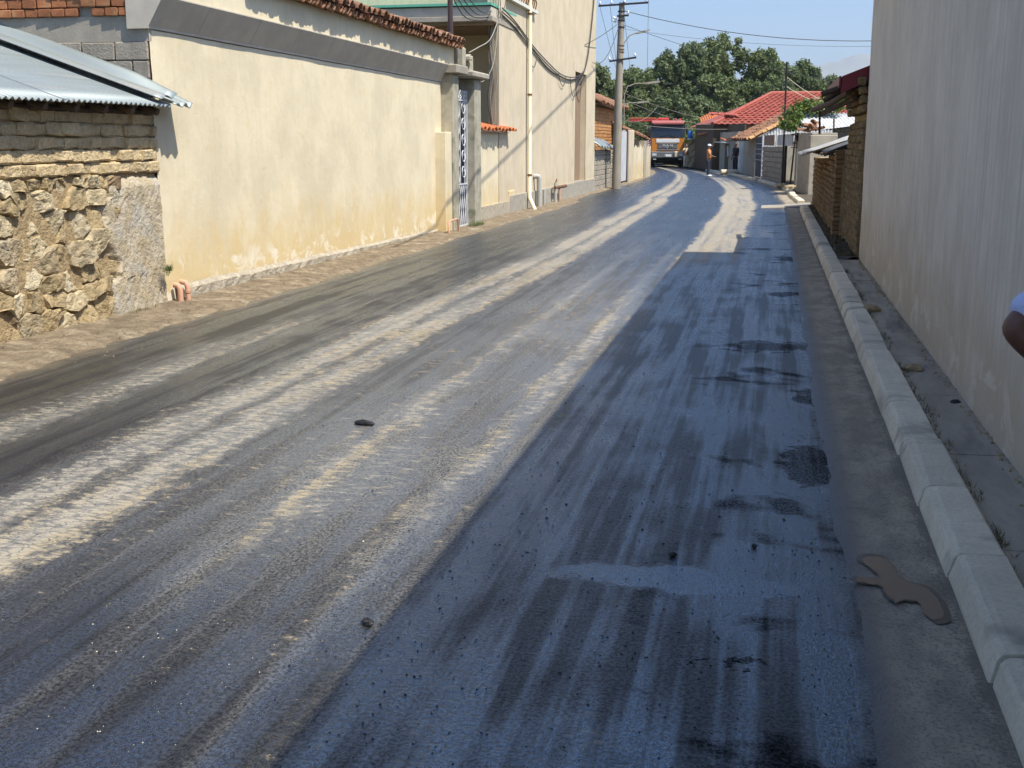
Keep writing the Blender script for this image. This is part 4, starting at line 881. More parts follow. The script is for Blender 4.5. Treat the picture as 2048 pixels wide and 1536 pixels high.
for i in range(8): ad.part('rafter', MB().tube([(.88 if i else .7, 18.8+i*.52, 2.60-(.0 if i else .03)), (2.5, 18.8+i*.52, 3.22)], .045, 7), 'wood')
ad.part('eave_pole', MB().tube([(1.1, 18.7, 2.60), (.9, 20.2, 2.48), (.72, 23.4, 2.46)], .05, 7), 'wood'); ad.part('eave_pole', MB().tube([(1.2, 18.8, 2.52), (.85, 22.9, 2.36)], .045, 7), 'wood')
ad.part('prop_stick', MB().tube([(.82, 22.4, 2.42), (.84, 22.4, 2.0)], .022, 6), 'wood')
lb = ST('low_brick_wall', 'low crumbling red brown brick wall with tilted corrugated sheets on top', 'wall', 1.3, 27)
lb.box('wall_core', 'mud', 1.27, 1.62, 22.05, 34.3, -.1, 1.45); lb.box('wall_core', 'mud', 1.3, 1.62, 22.05, 25, 1.4, 1.72)
LB = brick_meshes(.12, .27, .1, 'oldbrick', 6, 61, .010, .018)
brick_face(lb.put, LB, R_(15), 22.55, 28.4, .0, 1.62, .26, .098, .014, 1.24, jx=.012, limit=300)
mbs = MB(); r15 = R_(16)
for j in range(13):
    y = 28.4-(.13 if j % 2 else 0)
    while y < 34.3: mbs.v and None; l = r15.uniform(.23, .29); mbs.box(1.17+r15.uniform(-.012, .012), 1.28, max(28.4, y), min(34.3, y+l), .01+j*.112, .105+j*.112, .01); y += l+.015
o = lb.part('brickwork', mbs, 'oldbrick'); o['kind'] = 'stuff'
PB = brick_meshes(.26, .34, .075, 'oldbrick', 4, 63, .006, .012)
for j in range(20): lb.put('pier_brick', rg.choice(PB), (1.27+rg.uniform(-.01, .01), 22.3+rg.uniform(-.01, .01), .04+j*.086), (0, 0, rg.uniform(-.04, .04)))
for (y0, y1, ua, za, ub, zb, m, sd) in ((25.2, 28.6, .70, 1.62, 1.75, 1.98, 'oldsheet', 1), (28.3, 31.8, .66, 1.56, 1.75, 1.93, 'oldsheet', 2), (22.7, 25.3, 1.0, 1.66, 1.9, 2.02, 'dulsheet', 3)):
    mb = MB().grid(lambda s, t: (ua+(ub-ua)*t, y0+(y1-y0)*s, za+(zb-za)*t+.022*math.sin((y0+(y1-y0)*s)*2*math.pi/.15)+.03*hsh(s*4, t*2, sd)), 120, 6, True)
    solid(lb.part('roof_sheet', mb, m, fix=False), .004)
for i in range(7): lb.part('pole', MB().tube([(.95, 22.8+i*1.5, 1.62), (1.7, 22.8+i*1.5, 1.86)], .035, 6), 'wood')
# loose rubble and soil heap on the path
hp = MB(); hr = R_(77)
for i in range(420):
    v = hr.uniform(18.4, 33.); u = hr.uniform(1.08, 1.42); s = hr.uniform(.02, .07); z = .12+.05*hr.random()
    k = [(-1,-1,-1),(1,-1,-1),(1,1,-1),(-1,1,-1),(-.7,-.6,.6),(.8,-.7,.5),(.6,.7,.7),(-.6,.8,.5)]
    a = hr.uniform(0, 6); p0 = W(u, v); hp.add([(p0[0]+s*(q[0]*math.cos(a)-q[1]*math.sin(a))*hr.uniform(.6, 1.2), p0[1]+s*(q[0]*math.sin(a)+q[1]*math.cos(a))*hr.uniform(.6, 1.2), z+s*q[2]*hr.uniform(.5, 1.)) for q in k], [(3,2,1,0),(4,5,6,7),(0,1,5,4),(1,2,6,5),(2,3,7,6),(3,0,4,7)])
tag(hp.obj('soil_rubble', 'dark_soil'), 'dark soil and rubble strewn between kerb and adobe house', kind='stuff')
hp = MB()
for i in range(420):
    v = hr.uniform(2.5, 18.2); u = 1.365-abs(hr.gauss(0, .03)); s = hr.uniform(.004, .02); z = .112; k = [(-1,-1,-.6),(1,-1,-.6),(1,1,-.6),(-1,1,-.6),(.1,-.1,.8)]
    a = hr.uniform(0, 6); p0 = W(u, v); hp.add([(p0[0]+s*(q[0]*math.cos(a)-q[1]*math.sin(a))*hr.uniform(.6, 1.2), p0[1]+s*(q[0]*math.sin(a)+q[1]*math.cos(a))*hr.uniform(.6, 1.4), z+s*q[2]) for q in k], [(0,1,4),(1,2,4),(2,3,4),(3,0,4)])
tag(hp.obj('wall_foot_debris', 'mud'), 'crumbled plaster and earth along the foot of the grey wall', kind='stuff')
# weeds behind the kerb: blades
def tuft(mb, p, r, n, h):
    for _ in range(n):
        a = r.uniform(0, 6.28); l = h*r.uniform(.4, 1.); t = r.uniform(.3, 1.1); w = .0035*h/.08
        d = Vector((math.cos(a), math.sin(a), 0)); b = Vector(p)+d*r.uniform(0, .02); e = b+d*l*t+Vector((0, 0, l)); sd = Vector((-d.y, d.x, 0))*w
        mb.add([b-sd, b+sd, e], [(0, 1, 2)])
wm = MB(); wr = R_(3)
for (v0, n) in ((3.6, 8), (4.3, 10), (5.25, 26), (6.1, 20), (6.9, 8), (7.6, 22), (8.3, 10), (9.2, 18), (10.8, 16), (12.2, 14), (13.8, 22), (15, 10), (16.3, 20)):
    for _ in range(n): tuft(wm, W(1.055+abs(wr.gauss(0, .03)), v0+wr.gauss(0, .22), .105), wr, 5, .045)
for _ in range(240): tuft(wm, W(wr.uniform(1.05, 1.4), wr.uniform(18.3, 33), .14), wr, 5, .1)
tag(wm.obj('dry_weeds', 'weed', fix=False), 'dry weed tufts growing along the back of the kerb', kind='stuff')
wm = MB()
for _ in range(30): tuft(wm, W(-6.56+wr.uniform(0, .04), 11.72+wr.gauss(0, .03), .44+wr.gauss(0, .02)), wr, 4, .09)
for _ in range(12): tuft(wm, W(-6.58, 11.2+wr.gauss(0, .15), .06), wr, 4, .08)
for _ in range(40): tuft(wm, W(-6.3+wr.gauss(0, .06), 24.9+wr.gauss(0, .25), .06), wr, 5, .12)
tag(wm.obj('wall_weeds', 'leaf_mid', fix=False), 'green weeds rooted at the foot of the left walls', kind='stuff')
# ------------------------------------------------------------------ far right, along the bend
def seg(name, label, cat, p0, p1, group=None):
    """thing whose local x runs from p0 to p1 and whose street face is y = 0 (body behind it, y < 0)"""
    a = math.atan2(p1[1]-p0[1], p1[0]-p0[0]); o = thing(name, label, cat, (p0[0], p0[1], 0), a, group); o['len'] = 0.
    del o['len']; return o, math.hypot(p1[0]-p0[0], p1[1]-p0[1])
def bx(par, name, m, x0, x1, y0, y1, z0, z1, c=0.): return MB().box(x0, x1, y0, y1, z0, z1, c).obj(name, m, par)
def blockface(par, L, z1, seed, m='block', lx=.42, lz=.2, z0=0.):
    ms = [jit(MB().box(-lx/2, lx/2, -.03, .03, -lz/2, lz/2, .012), R_(seed+i), .006).mesh('concrete_block', m) for i in range(4)]; r = R_(seed); rows = int((z1-z0)/(lz+.014))
    for j in range(rows):
        x = -(lx/2 if j % 2 else 0)
        while x < L:
            a = max(0, x); b = min(L, x+lx)
            if b-a > .1: link('concrete_block', r.choice(ms), par, ((a+b)/2, .0+r.uniform(-.008, .008), z0+(j+.5)*(z1-z0)/rows), None, ((b-a)/lx, 1, 1))
            x += lx+.014
o, L = seg('gate_pier', 'broad grey cement pier with broken tiles on top before the dark opening', 'pier', (10.45, 41.0), (10.45, 42.9))
bx(o, 'pier', 'cement', 0, L, -.9, 0, -.1, 2.18, .02); bx(o, 'pilaster', 'cement', -.02, .5, -.9, .05, -.1, 2.1, .02)
for i in range(7): link('tile', TILE['tile_old'][0], o, (rg.uniform(-.1, 1.6), -.1-rg.uniform(0, .5), 2.2+.04*i), (rg.uniform(-.2, .3), 0, rg.uniform(0, 3)), (1.2,)*3)
o, L = seg('lean_to', 'dark open lean-to with white sheet panel above its doorway', 'shed', (10.85, 44.6), (11.8, 50.9))
bx(o, 'back_wall', 'cement', 0, L, -2.2, -2.1, -.1, 2.2); bx(o, 'side_wall', 'cement', 0, .12, -2.1, 0, -.1, 1.9); bx(o, 'door', 'boards', 1.2, 2.6, -1.9, -1.85, 0, 1.8)
bx(o, 'white_panel', 'whitesheet', 2.2, L+4.0, -.02, .02, 1.72, 2.18); bx(o, 'lintel', 'wood', 0, L+.2, -.1, -.03, 1.78, 1.86); bx(o, 'post', 'wood', L-.12, L, -.12, -.03, 0, 1.78)
bx(o, 'lintel', 'blackmetal', -.3, 2.4, .03, .07, 2.12, 2.16); bx(o, 'lintel', 'blackmetal', -.2, 2.2, .03, .07, 1.64, 1.68)
MB().add([(-.2, .15, 2.2), (L+4, .15, 2.22), (L+4, -2.3, 2.5), (-.2, -2.3, 2.5)], [(0,1,2,3)]).obj('roof_sheet', 'oldsheet', o); bx(o, 'hanging_cloth', 'tarp', L-1.6, L-.3, -.6, -.58, .95, 1.75)
for i in range(9): lump('rubble_stone', 0, 0, rg.uniform(.1, .25), 'stone_grey', ['first', 'second', 'third', 'fourth', 'fifth', 'sixth', 'seventh', 'eighth', 'ninth'][i]+' broken stone from the grey pier in the row before the lean-to', 'stone', .08).location = (10.55-.08*i+rg.uniform(-.15, .25)+.12*i, 43.2+.62*i, .1)
for ob in [q for q in col.objects if q.name.startswith('rubble_stone')]: ob['group'] = 'rubble before the lean-to'
o, L = seg('block_wall', 'grey concrete block wall under the plywood and white sheet panels', 'wall', (11.98, 51.95), (12.6, 58.9))
bx(o, 'wall_core', 'cement', 0, L, -.2, -.02, -.1, 1.66); blockface(o, L, 1.66, 91)
bx(o, 'plywood_panel', 'boards', 3.2, L, -.06, -.03, 1.7, 2.2)
o, L = seg('blue_gate', 'dark blue steel gate with glazing bars and white post', 'gate', (12.68, 59.3), (12.9, 62.2))
bx(o, 'post', 'whitemetal', 0, .16, -.1, .04, -.05, 2.2)
lf = bx(o, 'leaf', 'navy', .2, L, -.05, -.02, .1, 2.15)
for z in (.95, 1.25, 1.5, 1.78): MB().box(.2, L, -.019, .0, z, z+.03).obj('rail', 'tarp', lf)
for i in range(6): MB().box(.25+i*.45, .28+i*.45, -.019, -.004, .15, 2.1).obj('bar', 'navy', lf)
o, L = seg('plain_grey_wall', 'smooth dark grey plastered wall left of the blue gate', 'wall', (12.9, 62.25), (13.38, 67.9))
bx(o, 'wall', 'cement', 0, L, -.22, 0, -.1, 2.08, .01); bx(o, 'ledge', 'cement', 0, L, 0, .03, 1.25, 1.29)
o, L = seg('pale_door', 'pale doorway recess behind the standing person in dark clothes', 'door', (13.42, 68.0), (13.58, 70.9))
bx(o, 'leaf', 'whitesheet', .1, L-.1, -.12, -.08, 0, 1.95); bx(o, 'lintel', 'wood', 0, L, -.15, .0, 1.96, 2.1)
o, L = seg('grey_block_house', 'dark grey block house front with small door canopy near the bend', 'house', (13.6, 71.0), (13.85, 79.0))
bx(o, 'wall_core', 'cement', 0, L, -3.5, -.03, -.1, 2.5); blockface(o, 2.6, 2.05, 92); bx(o, 'door', 'wood', 3.4, 4.8, -.03, .0, 0, 1.75)
cn = MB().box(2.6, 5.8, 0, .75, 1.78, 1.84).obj('canopy', 'whitesheet', o); cn.rotation_euler = (rad(6), 0, 0)
for i in range(5): link('tile', TILE['tile_new'][0], o, (3.2+i*.35, .35, 2.0+.02*i), (-.25, 0, math.pi), (1.6, 1.4, 1))
bx(o, 'upper_wall', 'wood', 0.5, L, -.6, -.5, 2.5, 3.0); bx(o, 'white_board', 'tarp', 2.2, 2.5, .0, .12, 1.9, 2.6).rotation_euler = (0, .35, 0)
o, L = seg('tarp_shed', 'shed front hung with a pale grey tarpaulin at the far bend', 'shed', (13.85, 79.1), (13.85, 88.))
bx(o, 'wall', 'cement', 0, L, -2.5, -.03, -.1, 2.3); bx(o, 'post', 'blackmetal', 2.0, 2.15, 0, .12, 0, 2.4); bx(o, 'post', 'blackmetal', 5.5, 5.65, 0, .12, 0, 2.4)
solid(MB().grid(lambda s, t: (3.6+3.6*s, .14+.42*(1-t)*t*2+.05*math.sin(s*17), 2.5-1.45*t+.05*math.sin(s*11)), 24, 10, True).obj('tarpaulin', 'tarp', o, False), .01)
solid(MB().grid(lambda s, t: (1.8+3.0*s, -.3+1.0*t, 2.75-.35*t+.03*math.sin(s*40)), 40, 4, True).obj('tile_canopy', 'tile_new', o, False), .03)
tk = thing('water_tank', 'black plastic water tank with a white streak above the shed', 'tank', (14.35, 82.0, 2.3)); MB().lathe([(.62, 0), (.66, .08), (.66, .75), (.55, .9), (.2, .98), (.15, 1.02)], 18).obj('tank', 'blackplastic', tk); MB().box(.0, .16, -.69, -.655, .2, .85).obj('streak', 'whitesheet', tk)
# kerbside post
pl_ = thing('steel_post', 'thin black steel post rising in front of the white corrugated gable', 'post', (11.72, 50.6, 0)); MB().tube([(0, 0, 0), (-.05, 0, 5.2)], .042, 8).obj('tube', 'blackmetal', pl_)
for k, e in enumerate(((16.5, 62, 3.9), (16.2, 60, 3.6))): wire((11.68, 50.6, 4.6-.4*k), e, .1, .014, ('upper' if k == 0 else 'lower')+' yellow guy rope tied to the thin black steel post', 'creampipe', 8, 'guy_rope')
# old tile roofed house with corrugated gable
og = thing('old_tile_house', 'house with weathered clay tile roof and white corrugated gable', 'house', (12.7, 62.2, 0), 0)
ea = Vector((-1.0, 5.0, 0)).normalized(); dn = Vector((.98, .196, 0)).normalized(); tl_ = rad(25)
def orp(a, b): return ea*a+dn*b+Vector((0, 0, 2.02+b*math.tan(tl_)))
MB().add([orp(-.1, -.2), orp(3.0, -.2), orp(3.0, 4.7), orp(-.1, 4.7)], [(0,1,2,3)]).obj('roof_deck', 'wood', og)
gp = [orp(0, b) for b in (0.3, 4.6)]
def gab(s, t):
    b = .25+4.35*s; top = orp(0, b); return (top.x+dn.y*.0+.0, top.y-.02+.03*math.sin(b*2*math.pi/.16), .9+(top.z-.06-.9)*t)
MB().grid(gab, 160, 2, True).obj('gable_cladding', 'whitesheet', og)
MB().box(1.0, 4.5, .25, 6, -.1, 1.9).obj('wall', 'cement', og)
ma = math.atan2(-dn.y, -dn.x)-math.pi/2
for a in range(10):
    for b in range(14):
        p = orp(.05+a*.29, b*.34-.15); 
        
        q = R_(a*31+b); kind = 'tile_tan' if a < 2 else 'tile_old'
        link('tile', TILE[kind][0], og, (p.x+q.uniform(-.03, .03), p.y, p.z+.05+q.uniform(-.02, .02)), (tl_+q.uniform(-.06, .06), q.uniform(-.1, .1), ma+math.pi+q.uniform(-.08, .08)), (1.45, 1.05, 1.3))
# big red tiled house
rr = thing('red_roof_house', 'low house under a large bright red tiled hip roof before the trees', 'house', (17, 80, 0))
MB().box(-3.6, 7, -1.6, 6, -.1, 3.1).obj('wall', 'wood', rr)
tm = []
for k in range(3):
    mb = MB(); vs = []
    for (y, dz) in ((0, .035), (.5, 0)):
        for th in (0, -.025):
            for i in range(9): x = -.21+.42*i/8; vs.append((x, y, dz+th+.045*math.sin(math.pi*max(0, min(1, (i-2)/5)))-.012*math.cos(i)))
    fs = []
    for i in range(8): fs += [(i, i+1, 18+i+1, 18+i), (9+i, 27+i, 28+i, 10+i), (i, 9+i, 10+i, i+1), (18+i, 19+i, 28+i, 27+i)]
    tm.append(jit(mb.add(vs, fs, False), R_(k), .004).mesh('tile', 'tile_red'))
sp = math.atan2(2.25, 6.2); row = .44
def hipx(t): return (-3.75+5.2*t if t > .3 else -3.75+.5*t/.3*.9, 5.9)        # left and right ends at slope fraction t
MB().add([(-3.6, -1.9, 2.98), (5.9, -1.9, 2.98), (5.9, 4.3, 5.23), (1.45, 4.3, 5.23)], [(0,1,2,3)]).obj('roof_deck', 'wood', rr); MB().add([(-3.6, -1.9, 2.97), (1.45, 4.3, 5.22), (-3.6, 9, 2.97)], [(0,1,2)]).obj('roof_deck', 'tile_red', rr)
cnt = 0
for j in range(15):
    t = j/15; xl = -3.7+5.15*max(0, (t-.02)); x = xl
    while x < 5.8 and cnt < 299:
        if not (j < 5 and x > 3.4): link('tile', rg.choice(tm), rr, (x+.2, -1.95+6.2*t+rg.uniform(-.01, .01), 3.02+2.25*t+rg.uniform(-.008, .008)), (sp-.05, 0, rg.uniform(-.01, .01)), (.98, 1, 1)); cnt += 1
        x += .40
MB().tube([(-3.7, -1.9, 3.06), (1.45, 4.3, 5.30), (5.9, 4.3, 5.30)], .13, 8).obj('ridge_tiles', 'tile_red', rr)
for i in range(8): link('tile', tm[0], rr, (-3.6+.4*i*.55, -.9+rg.uniform(-.1, .1), 3.66-.01*i), (sp, rg.uniform(-.3, .3), rg.uniform(-.4, .4)))
ob = thing('orange_roof_hut', 'small hut with bright orange tiled gable roof beyond the bend', 'hut', (17.5, 101, 0))
MB().box(-1.0, 1.2, 0, 3, -.1, 3.2).obj('wall', 'cement', ob)
MB().grid(lambda s, t: (-1.2+2.4*s, -.4+2.2*t, 3.2+1.25*t*(1-abs(s-.45)*.9)+.04*math.sin(s*80)), 90, 8, True).obj('roof', 'tile_new', ob, False)
# corrugated shed beside the adobe house, vine over it
vs_ = thing('corrugated_shed', 'small block shed under a white corrugated roof beside the low brick wall', 'shed', (11.4, 45.2, 0))
MB().box(.05, 3, 0, 2.2, -.1, 2.22).obj('wall', 'cement', vs_)
solid(MB().grid(lambda s, t: (-.1+3.2*s, -.25+2.4*t, 2.32+.68*t+.025*math.sin(s*3.2*2*math.pi/.15)), 130, 5, True).obj('roof_sheet', 'whitesheet', vs_, False), .004)
MB().box(.2, .75, -.06, -.01, 1.35, 2.0).obj('white_panel', 'whitesheet', vs_); MB().tube([(.9, -.3, 1.7), (.85, -.3, 2.75)], .035, 6).obj('stick', 'wood', vs_)
def plant(name, label, cat, loc, blobs, n, size, leaf, seed, trunk=None, group=None, tr_r=.05):
    o = thing(name, label, cat, loc, 0, group); V, Fc = leaf_cloud(blobs, n, size, seed); cloud_obj('foliage' if cat != 'tree' else 'crown', leaf, o, V, Fc)
    for t in trunk or []: MB().tube(t[0], t[1], 7).obj('stem' if cat != 'tree' else 'trunk', 'bark', o)
    return o
plant('grape_vine', 'leafy green vine climbing over the small white corrugated shed', 'vine', (11.1, 46.6, 0), [(0, 0, 2.9, .45, .4, .45), (.5, .2, 3.2, .5, .4, .35), (1.1, .3, 3.2, .6, .4, .4), (-.35, -.3, 2.55, .3, .3, .3), (1.6, .2, 3.4, .5, .4, .4), (.0, -.4, 2.5, .3, .25, .3)], 1500, .085, 'leaf_light', 4, [([(0, 0, 0), (.1, .05, 1.5), (.2, .1, 2.9), (1.2, .2, 3.2)], [.04, .035, .03, .02])])

# ------------------------------------------------------------------ trees beyond the bend
def tree(loc, h, w, label, leaf, seed, base=.18, n=9000, size=.18, lobes=64, name='poplar_tree'):
    r = R_(seed); o = thing(name, label, 'tree', loc, r.uniform(0, 6), 'trees behind the village'); bl = []
    for i in range(lobes):
        t = (i+.5)/lobes; z = h*(base+(1-base)*t*.93); env = 1.25*w*(.35+.65*math.sin(math.pi*min(1, max(0, (t*.86+.12)))))*.5
        a = i*2.4+r.uniform(-.4, .4); rr_ = env*r.uniform(.3, 1.08); s = r.uniform(.45, 1.)*w*.17
        bl.append((rr_*math.cos(a), rr_*math.sin(a), z, s, s, s*r.uniform(.8, 1.25)))
    bl.append((0, 0, h*.93, w*.13, w*.13, h*.07))
    V, Fc = leaf_cloud(bl, n, size, seed); cloud_obj('crown', leaf, o, V, Fc)
    mb = MB().tube([(0, 0, -.1), (.1, 0, h*.25), (-.05, .1, h*.55), (.05, 0, h*.85)], [w*.045, w*.035, w*.02, .04], 9)
    for i in range(9): b = bl[int((i+.5)/9*lobes)]; mb.tube([(0, 0, b[2]*.62), (b[0]*.5, b[1]*.5, b[2]*.85), b[:3]], [w*.018, w*.012, .03], 6)
    mb.obj('trunk', 'bark', o); return o
TR = [((8.6, 128), 10.2, 5.5, 'leaf_mid', 'dark green tree standing left of the concrete pole'), ((12.9, 124), 9.4, 5.0, 'leaf_mid', 'broad tree just right of the concrete pole shaft'),
      ((16.6, 128), 11.6, 4.2, 'leaf_dark', 'slender dark tree at the left end of the tall clump'), ((19.6, 130), 12.5, 4.8, 'leaf_dark', 'tall dark tree second from the left in the tall clump'),
      ((23.3, 132), 13.7, 6.0, 'leaf_mid', 'tallest tree in the middle of the clump'), ((27.4, 131), 11.9, 5.2, 'leaf_mid', 'rounded lighter tree right of the tallest one'),
      ((31.0, 138), 10.9, 5.6, 'leaf_dark', 'dark tree behind the red tiled roof'), ((34.6, 140), 11.2, 5.6, 'leaf_dark', 'dark round tree second from the right end'), ((38.2, 142), 9.7, 5.0, 'leaf_dark', 'low dark tree at the right end of the clump'),
      ((21.4, 126), 9.0, 4.6, 'leaf_mid', 'lower tree in front of the tallest one'), ((16.0, 121), 7.2, 4.6, 'leaf_dark', 'low dark tree behind the truck crane'), ((25.6, 124), 8.2, 4.4, 'leaf_mid', 'lower tree behind the orange hut'), ((19.0, 120), 6.5, 4.2, 'leaf_dark', 'small dark tree behind the truck cab'), ((12.2, 134), 9.0, 5.5, 'leaf_dark', 'dark tree in the gap behind the pole'), ((29.2, 128), 8.4, 4.8, 'leaf_dark', 'lower dark tree behind the ridge of the red roof')]
for i, (p, h, w, lf_, lb_) in enumerate(TR): tree((p[0], p[1], 0), h, w, lb_, lf_, 100+i, .04 if h < 9.5 else .08, 22000 if h > 9 else 12000)
V, Fc = leaf_cloud([(x, y, 2.6, 4.5, 3, 4.2+1.6*math.sin(i*1.7)) for i, (x, y) in enumerate([(4+i*3.6, 148+4*math.sin(i)) for i in range(13)])], 30000, .4, 7)
tag(cloud_obj('far_wood', 'leaf_dark', None, V, Fc), 'dark mass of woodland filling the gaps behind the trees', kind='stuff')
V, Fc = leaf_cloud([(13.2+i*.9, 97+1.5*math.sin(i*2), 1.3+.35*math.sin(i*1.3), 1.0, .9, 1.1+.3*math.sin(i*2.1)) for i in range(5)], 2600, .11, 9)
for i, (x, y, h, lf_, lb_, w) in enumerate(((13.4, 94, 2.7, 'leaf_light', 'bright green bush behind the blue barrel', 1.5), (15.0, 97, 3.0, 'leaf_light', 'bright green bush below the orange roofed hut', 1.5), (9.2, 96, 3.0, 'leaf_mid', 'olive bush behind the truck crane boom', 1.6), (14.3, 104, 4.0, 'leaf_mid', 'olive bush behind the truck cab', 2.0), (16.9, 107, 4.6, 'leaf_mid', 'taller bush left of the orange roofed hut', 2.2), (7.6, 100, 3.4, 'leaf_mid', 'bush farthest left behind the brick house', 2.0), (10.6, 108, 4.4, 'leaf_dark', 'dark bush behind the crane base', 2.2))):
    r = R_(300+i); plant('bush', lb_, 'bush', (x, y, 0), [(r.uniform(-.5, .5)*w, r.uniform(-.4, .4)*w, h*r.uniform(.25, .85), w*.42, w*.42, h*.22) for _ in range(12)], 3200, .11, lf_, 300+i, [([(0, 0, -.05), (.1, 0, h*.4), (.2, .1, h*.7)], [.06, .05, .03])], 'bushes near the bend')
# barrel and spoil heap
br = thing('blue_barrel', 'blue plastic barrel with pale base standing on the bank beside the truck', 'barrel', (13.25, 87.5, 2.12))
MB().lathe([(.17, .02), (.18, .05), (.18, .18), (.188, .2), (.18, .22), (.18, .42), (.15, .5), (.08, .52)], 16).obj('drum', 'blueplastic', br, scale=(1.1, 1.1, 1.1)); MB().lathe([(.2, -.08), (.2, .02)], 16).obj('base', 'whitesheet', br)
bk = thing('stone_bank', 'rough grey stone bank with rubble beside the truck', 'bank', (13.7, 88.2, 0))
MB().grid(lambda s, t: (-.75+2.2*s+.1*hsh(s*6, t*7), -.6+.5*t+.15*hsh(s*8, t*9, 1.), (2.1-.6*abs(s-.45))*t+.08*hsh(s*9, t*8, 2.)*(0 < t)), 22, 18, False).obj('rubble_face', 'stone_grey', bk, False); MB().box(-.6, 1.3, -.1, 2.0, -.1, 1.75).obj('bank_core', 'dark_soil', bk)
MB().box(-.75, .3, -.45, .3, 2.02, 2.08).obj('slab', 'cement', bk)
bw2 = thing('pale_pipe', 'pale cylindrical concrete pipe lying at the kerb behind the man in orange', 'pipe', (12.72, 68.3, .16), .3); MB().tube([(-.55, .05, 0), (.55, -.05, 0)], .15, 12).obj('pipe', 'kerb', bw2)

HAZE = 1.5e-4
# distant mountain through summer haze
def ridge(s, t):
    x = 900+2600*s; prof_ = (470-.00018*(x-2100)**2+28*hsh(x*.006, 1.)+14*hsh(x*.02, 2.)); return (x, 5600+900*t, -10+max(0, prof_)*math.sin(t*math.pi*.5))
M['rock'] = rough_mat('mountain_limestone', (.3, .3, .28), (.22, .24, .2), .004, 1., .2, 5, .02)
tag(MB().grid(ridge, 60, 14, True).obj('mountain', 'rock', None, False), kind='structure')

# summer haze over the valley, pale and thin
hz_ = MB().box(-2600, 4200, -700, 7200, -12, 560).obj('haze', None); tag(hz_, kind='stuff', label='thin summer haze over the valley')
hm = bpy.data.materials.new('haze'); hm.use_nodes = True; nt = hm.node_tree; nt.nodes.remove(nt.nodes['Principled BSDF'])
pv = nt.nodes.new('ShaderNodeVolumePrincipled'); pv.inputs['Color'].default_value = (.82, .9, 1, 1); pv.inputs['Density'].default_value = HAZE; pv.inputs['Anisotropy'].default_value = .2
nt.links.new(pv.outputs[0], nt.nodes['Material Output'].inputs['Volume']); hz_.data.materials.append(hm)
# ------------------------------------------------------------------ truck
M['truckorange'] = plain('orange_truck_paint', (.58, .21, .03), .35, dirt=.2); M['truckred'] = plain('faded_red_truck_paint', (.36, .10, .09), .45, dirt=.3); M['truckwhite'] = plain('white_truck_paint', (.75, .74, .72), .4, dirt=.15)
M['bumper'] = plain('grey_bumper', (.14, .14, .135), .55); M['rubber'] = plain('rubber', (.013, .013, .013), .8, spec=.2); M['chrome'] = plain('steel', (.55, .55, .55), .3, .8); M['glass'] = G('windscreen').out((.012, .018, .025), .05, None, .6)
M['lampglass'] = G('lamp_glass').out((.6, .6, .58), .12, None, .6)
tk = thing('truck', 'orange and white heavy truck with red crane boom facing the camera at the bend', 'truck', (11.70, 88.3, 0), rad(-6))
def tb(n, m, x0, x1, y0, y1, z0, z1, c=.03, par=None): return MB().box(x0, x1, y0, y1, z0, z1, c).obj(n, m, par or tk)
cab = MB().prism([(0, 1.12), (-.03, 2.22), (.16, 3.3), (.3, 3.42), (1.9, 3.42), (1.95, 1.1)], 'x', -1.22, 1.22); 
cab = cab.obj('cab', 'truckorange', tk); bv = cab.modifiers.new('b', 'BEVEL'); bv.width = .06; bv.segments = 2
MB().prism([(.14, 3.28), (.29, 3.47), (1.9, 3.47), (1.9, 3.28)], 'x', -1.2, 1.2).obj('roof', 'truckred', cab)
MB().add([(-1.22, -.045, 2.2), (1.22, -.045, 2.2), (1.2, .125, 3.3), (-1.2, .125, 3.3)], [(0,1,2,3)]).obj('screen_surround', 'blackplastic', cab)
MB().add([(-1.1, -.052, 2.24), (1.1, -.052, 2.24), (1.06, .115, 3.2), (-1.06, .115, 3.2)], [(0,1,2,3)]).obj('windscreen', 'glass', cab)
for s in (-1, 1): MB().add([(s*1.226, .1, 2.3), (s*1.226, 1.3, 2.3), (s*1.226, 1.3, 3.1), (s*1.226, .28, 3.1)], [(0,1,2,3)]).obj('side_window', 'glass', cab)
tb('sun_visor', 'truckred', -1.15, 1.15, -.16, .12, 3.16, 3.34, .04, cab)
tb('white_band', 'truckwhite', -.86, .86, -.06, .0, 1.84, 2.12, .015, cab)
gr = tb('grille', 'bumper', -.72, .72, -.065, .0, 1.36, 1.79, .02, cab)
for z in (1.42, 1.74): MB().box(-.7, .7, -.08, -.066, z, z+.02).obj('slat', 'bumper', gr)
tb('chrome_strip', 'chrome', -.8, .8, -.07, 0, 1.29, 1.335, .01, cab)
for i, ch in enumerate('MAN'):
    cu = bpy.data.curves.new('letter', 'FONT'); cu.body = ch; cu.size = .24; cu.extrude = .012; cu.align_x = 'CENTER'; cu.align_y = 'CENTER'
    t = bpy.data.objects.new('t', cu); col.objects.link(t); bpy.context.view_layer.update(); me = bpy.data.meshes.new_from_object(t); bpy.data.objects.remove(t); me.materials.clear(); me.materials.append(M['truckwhite'])
    link('letter', me, gr, (-.27+.27*i, -.09, 1.62), (rad(90), 0, 0), (1.2, 1, 1))
MB().tube([(.1*math.cos(a), -.08, 1.5+.05*math.sin(a)) for a in [math.pi+.1+i*.29 for i in range(11)]], .012, 6).obj('badge', 'chrome', gr)
bm_ = tb('bumper', 'bumper', -1.25, 1.25, -.16, .3, .72, 1.16, .05)
tb('bumper_edge', 'chrome', -1.22, 1.22, -.175, -.1, 1.1, 1.17, .02, bm_)
for s in (-1, 1):
    tb('headlight', 'lampglass', s*.98-.17, s*.98+.17, -.175, -.1, .86, 1.04, .02, bm_); tb('fog_lamp', 'lampglass', s*.95-.12, s*.95+.12, -.12, -.05, .58, .66, .015, bm_)
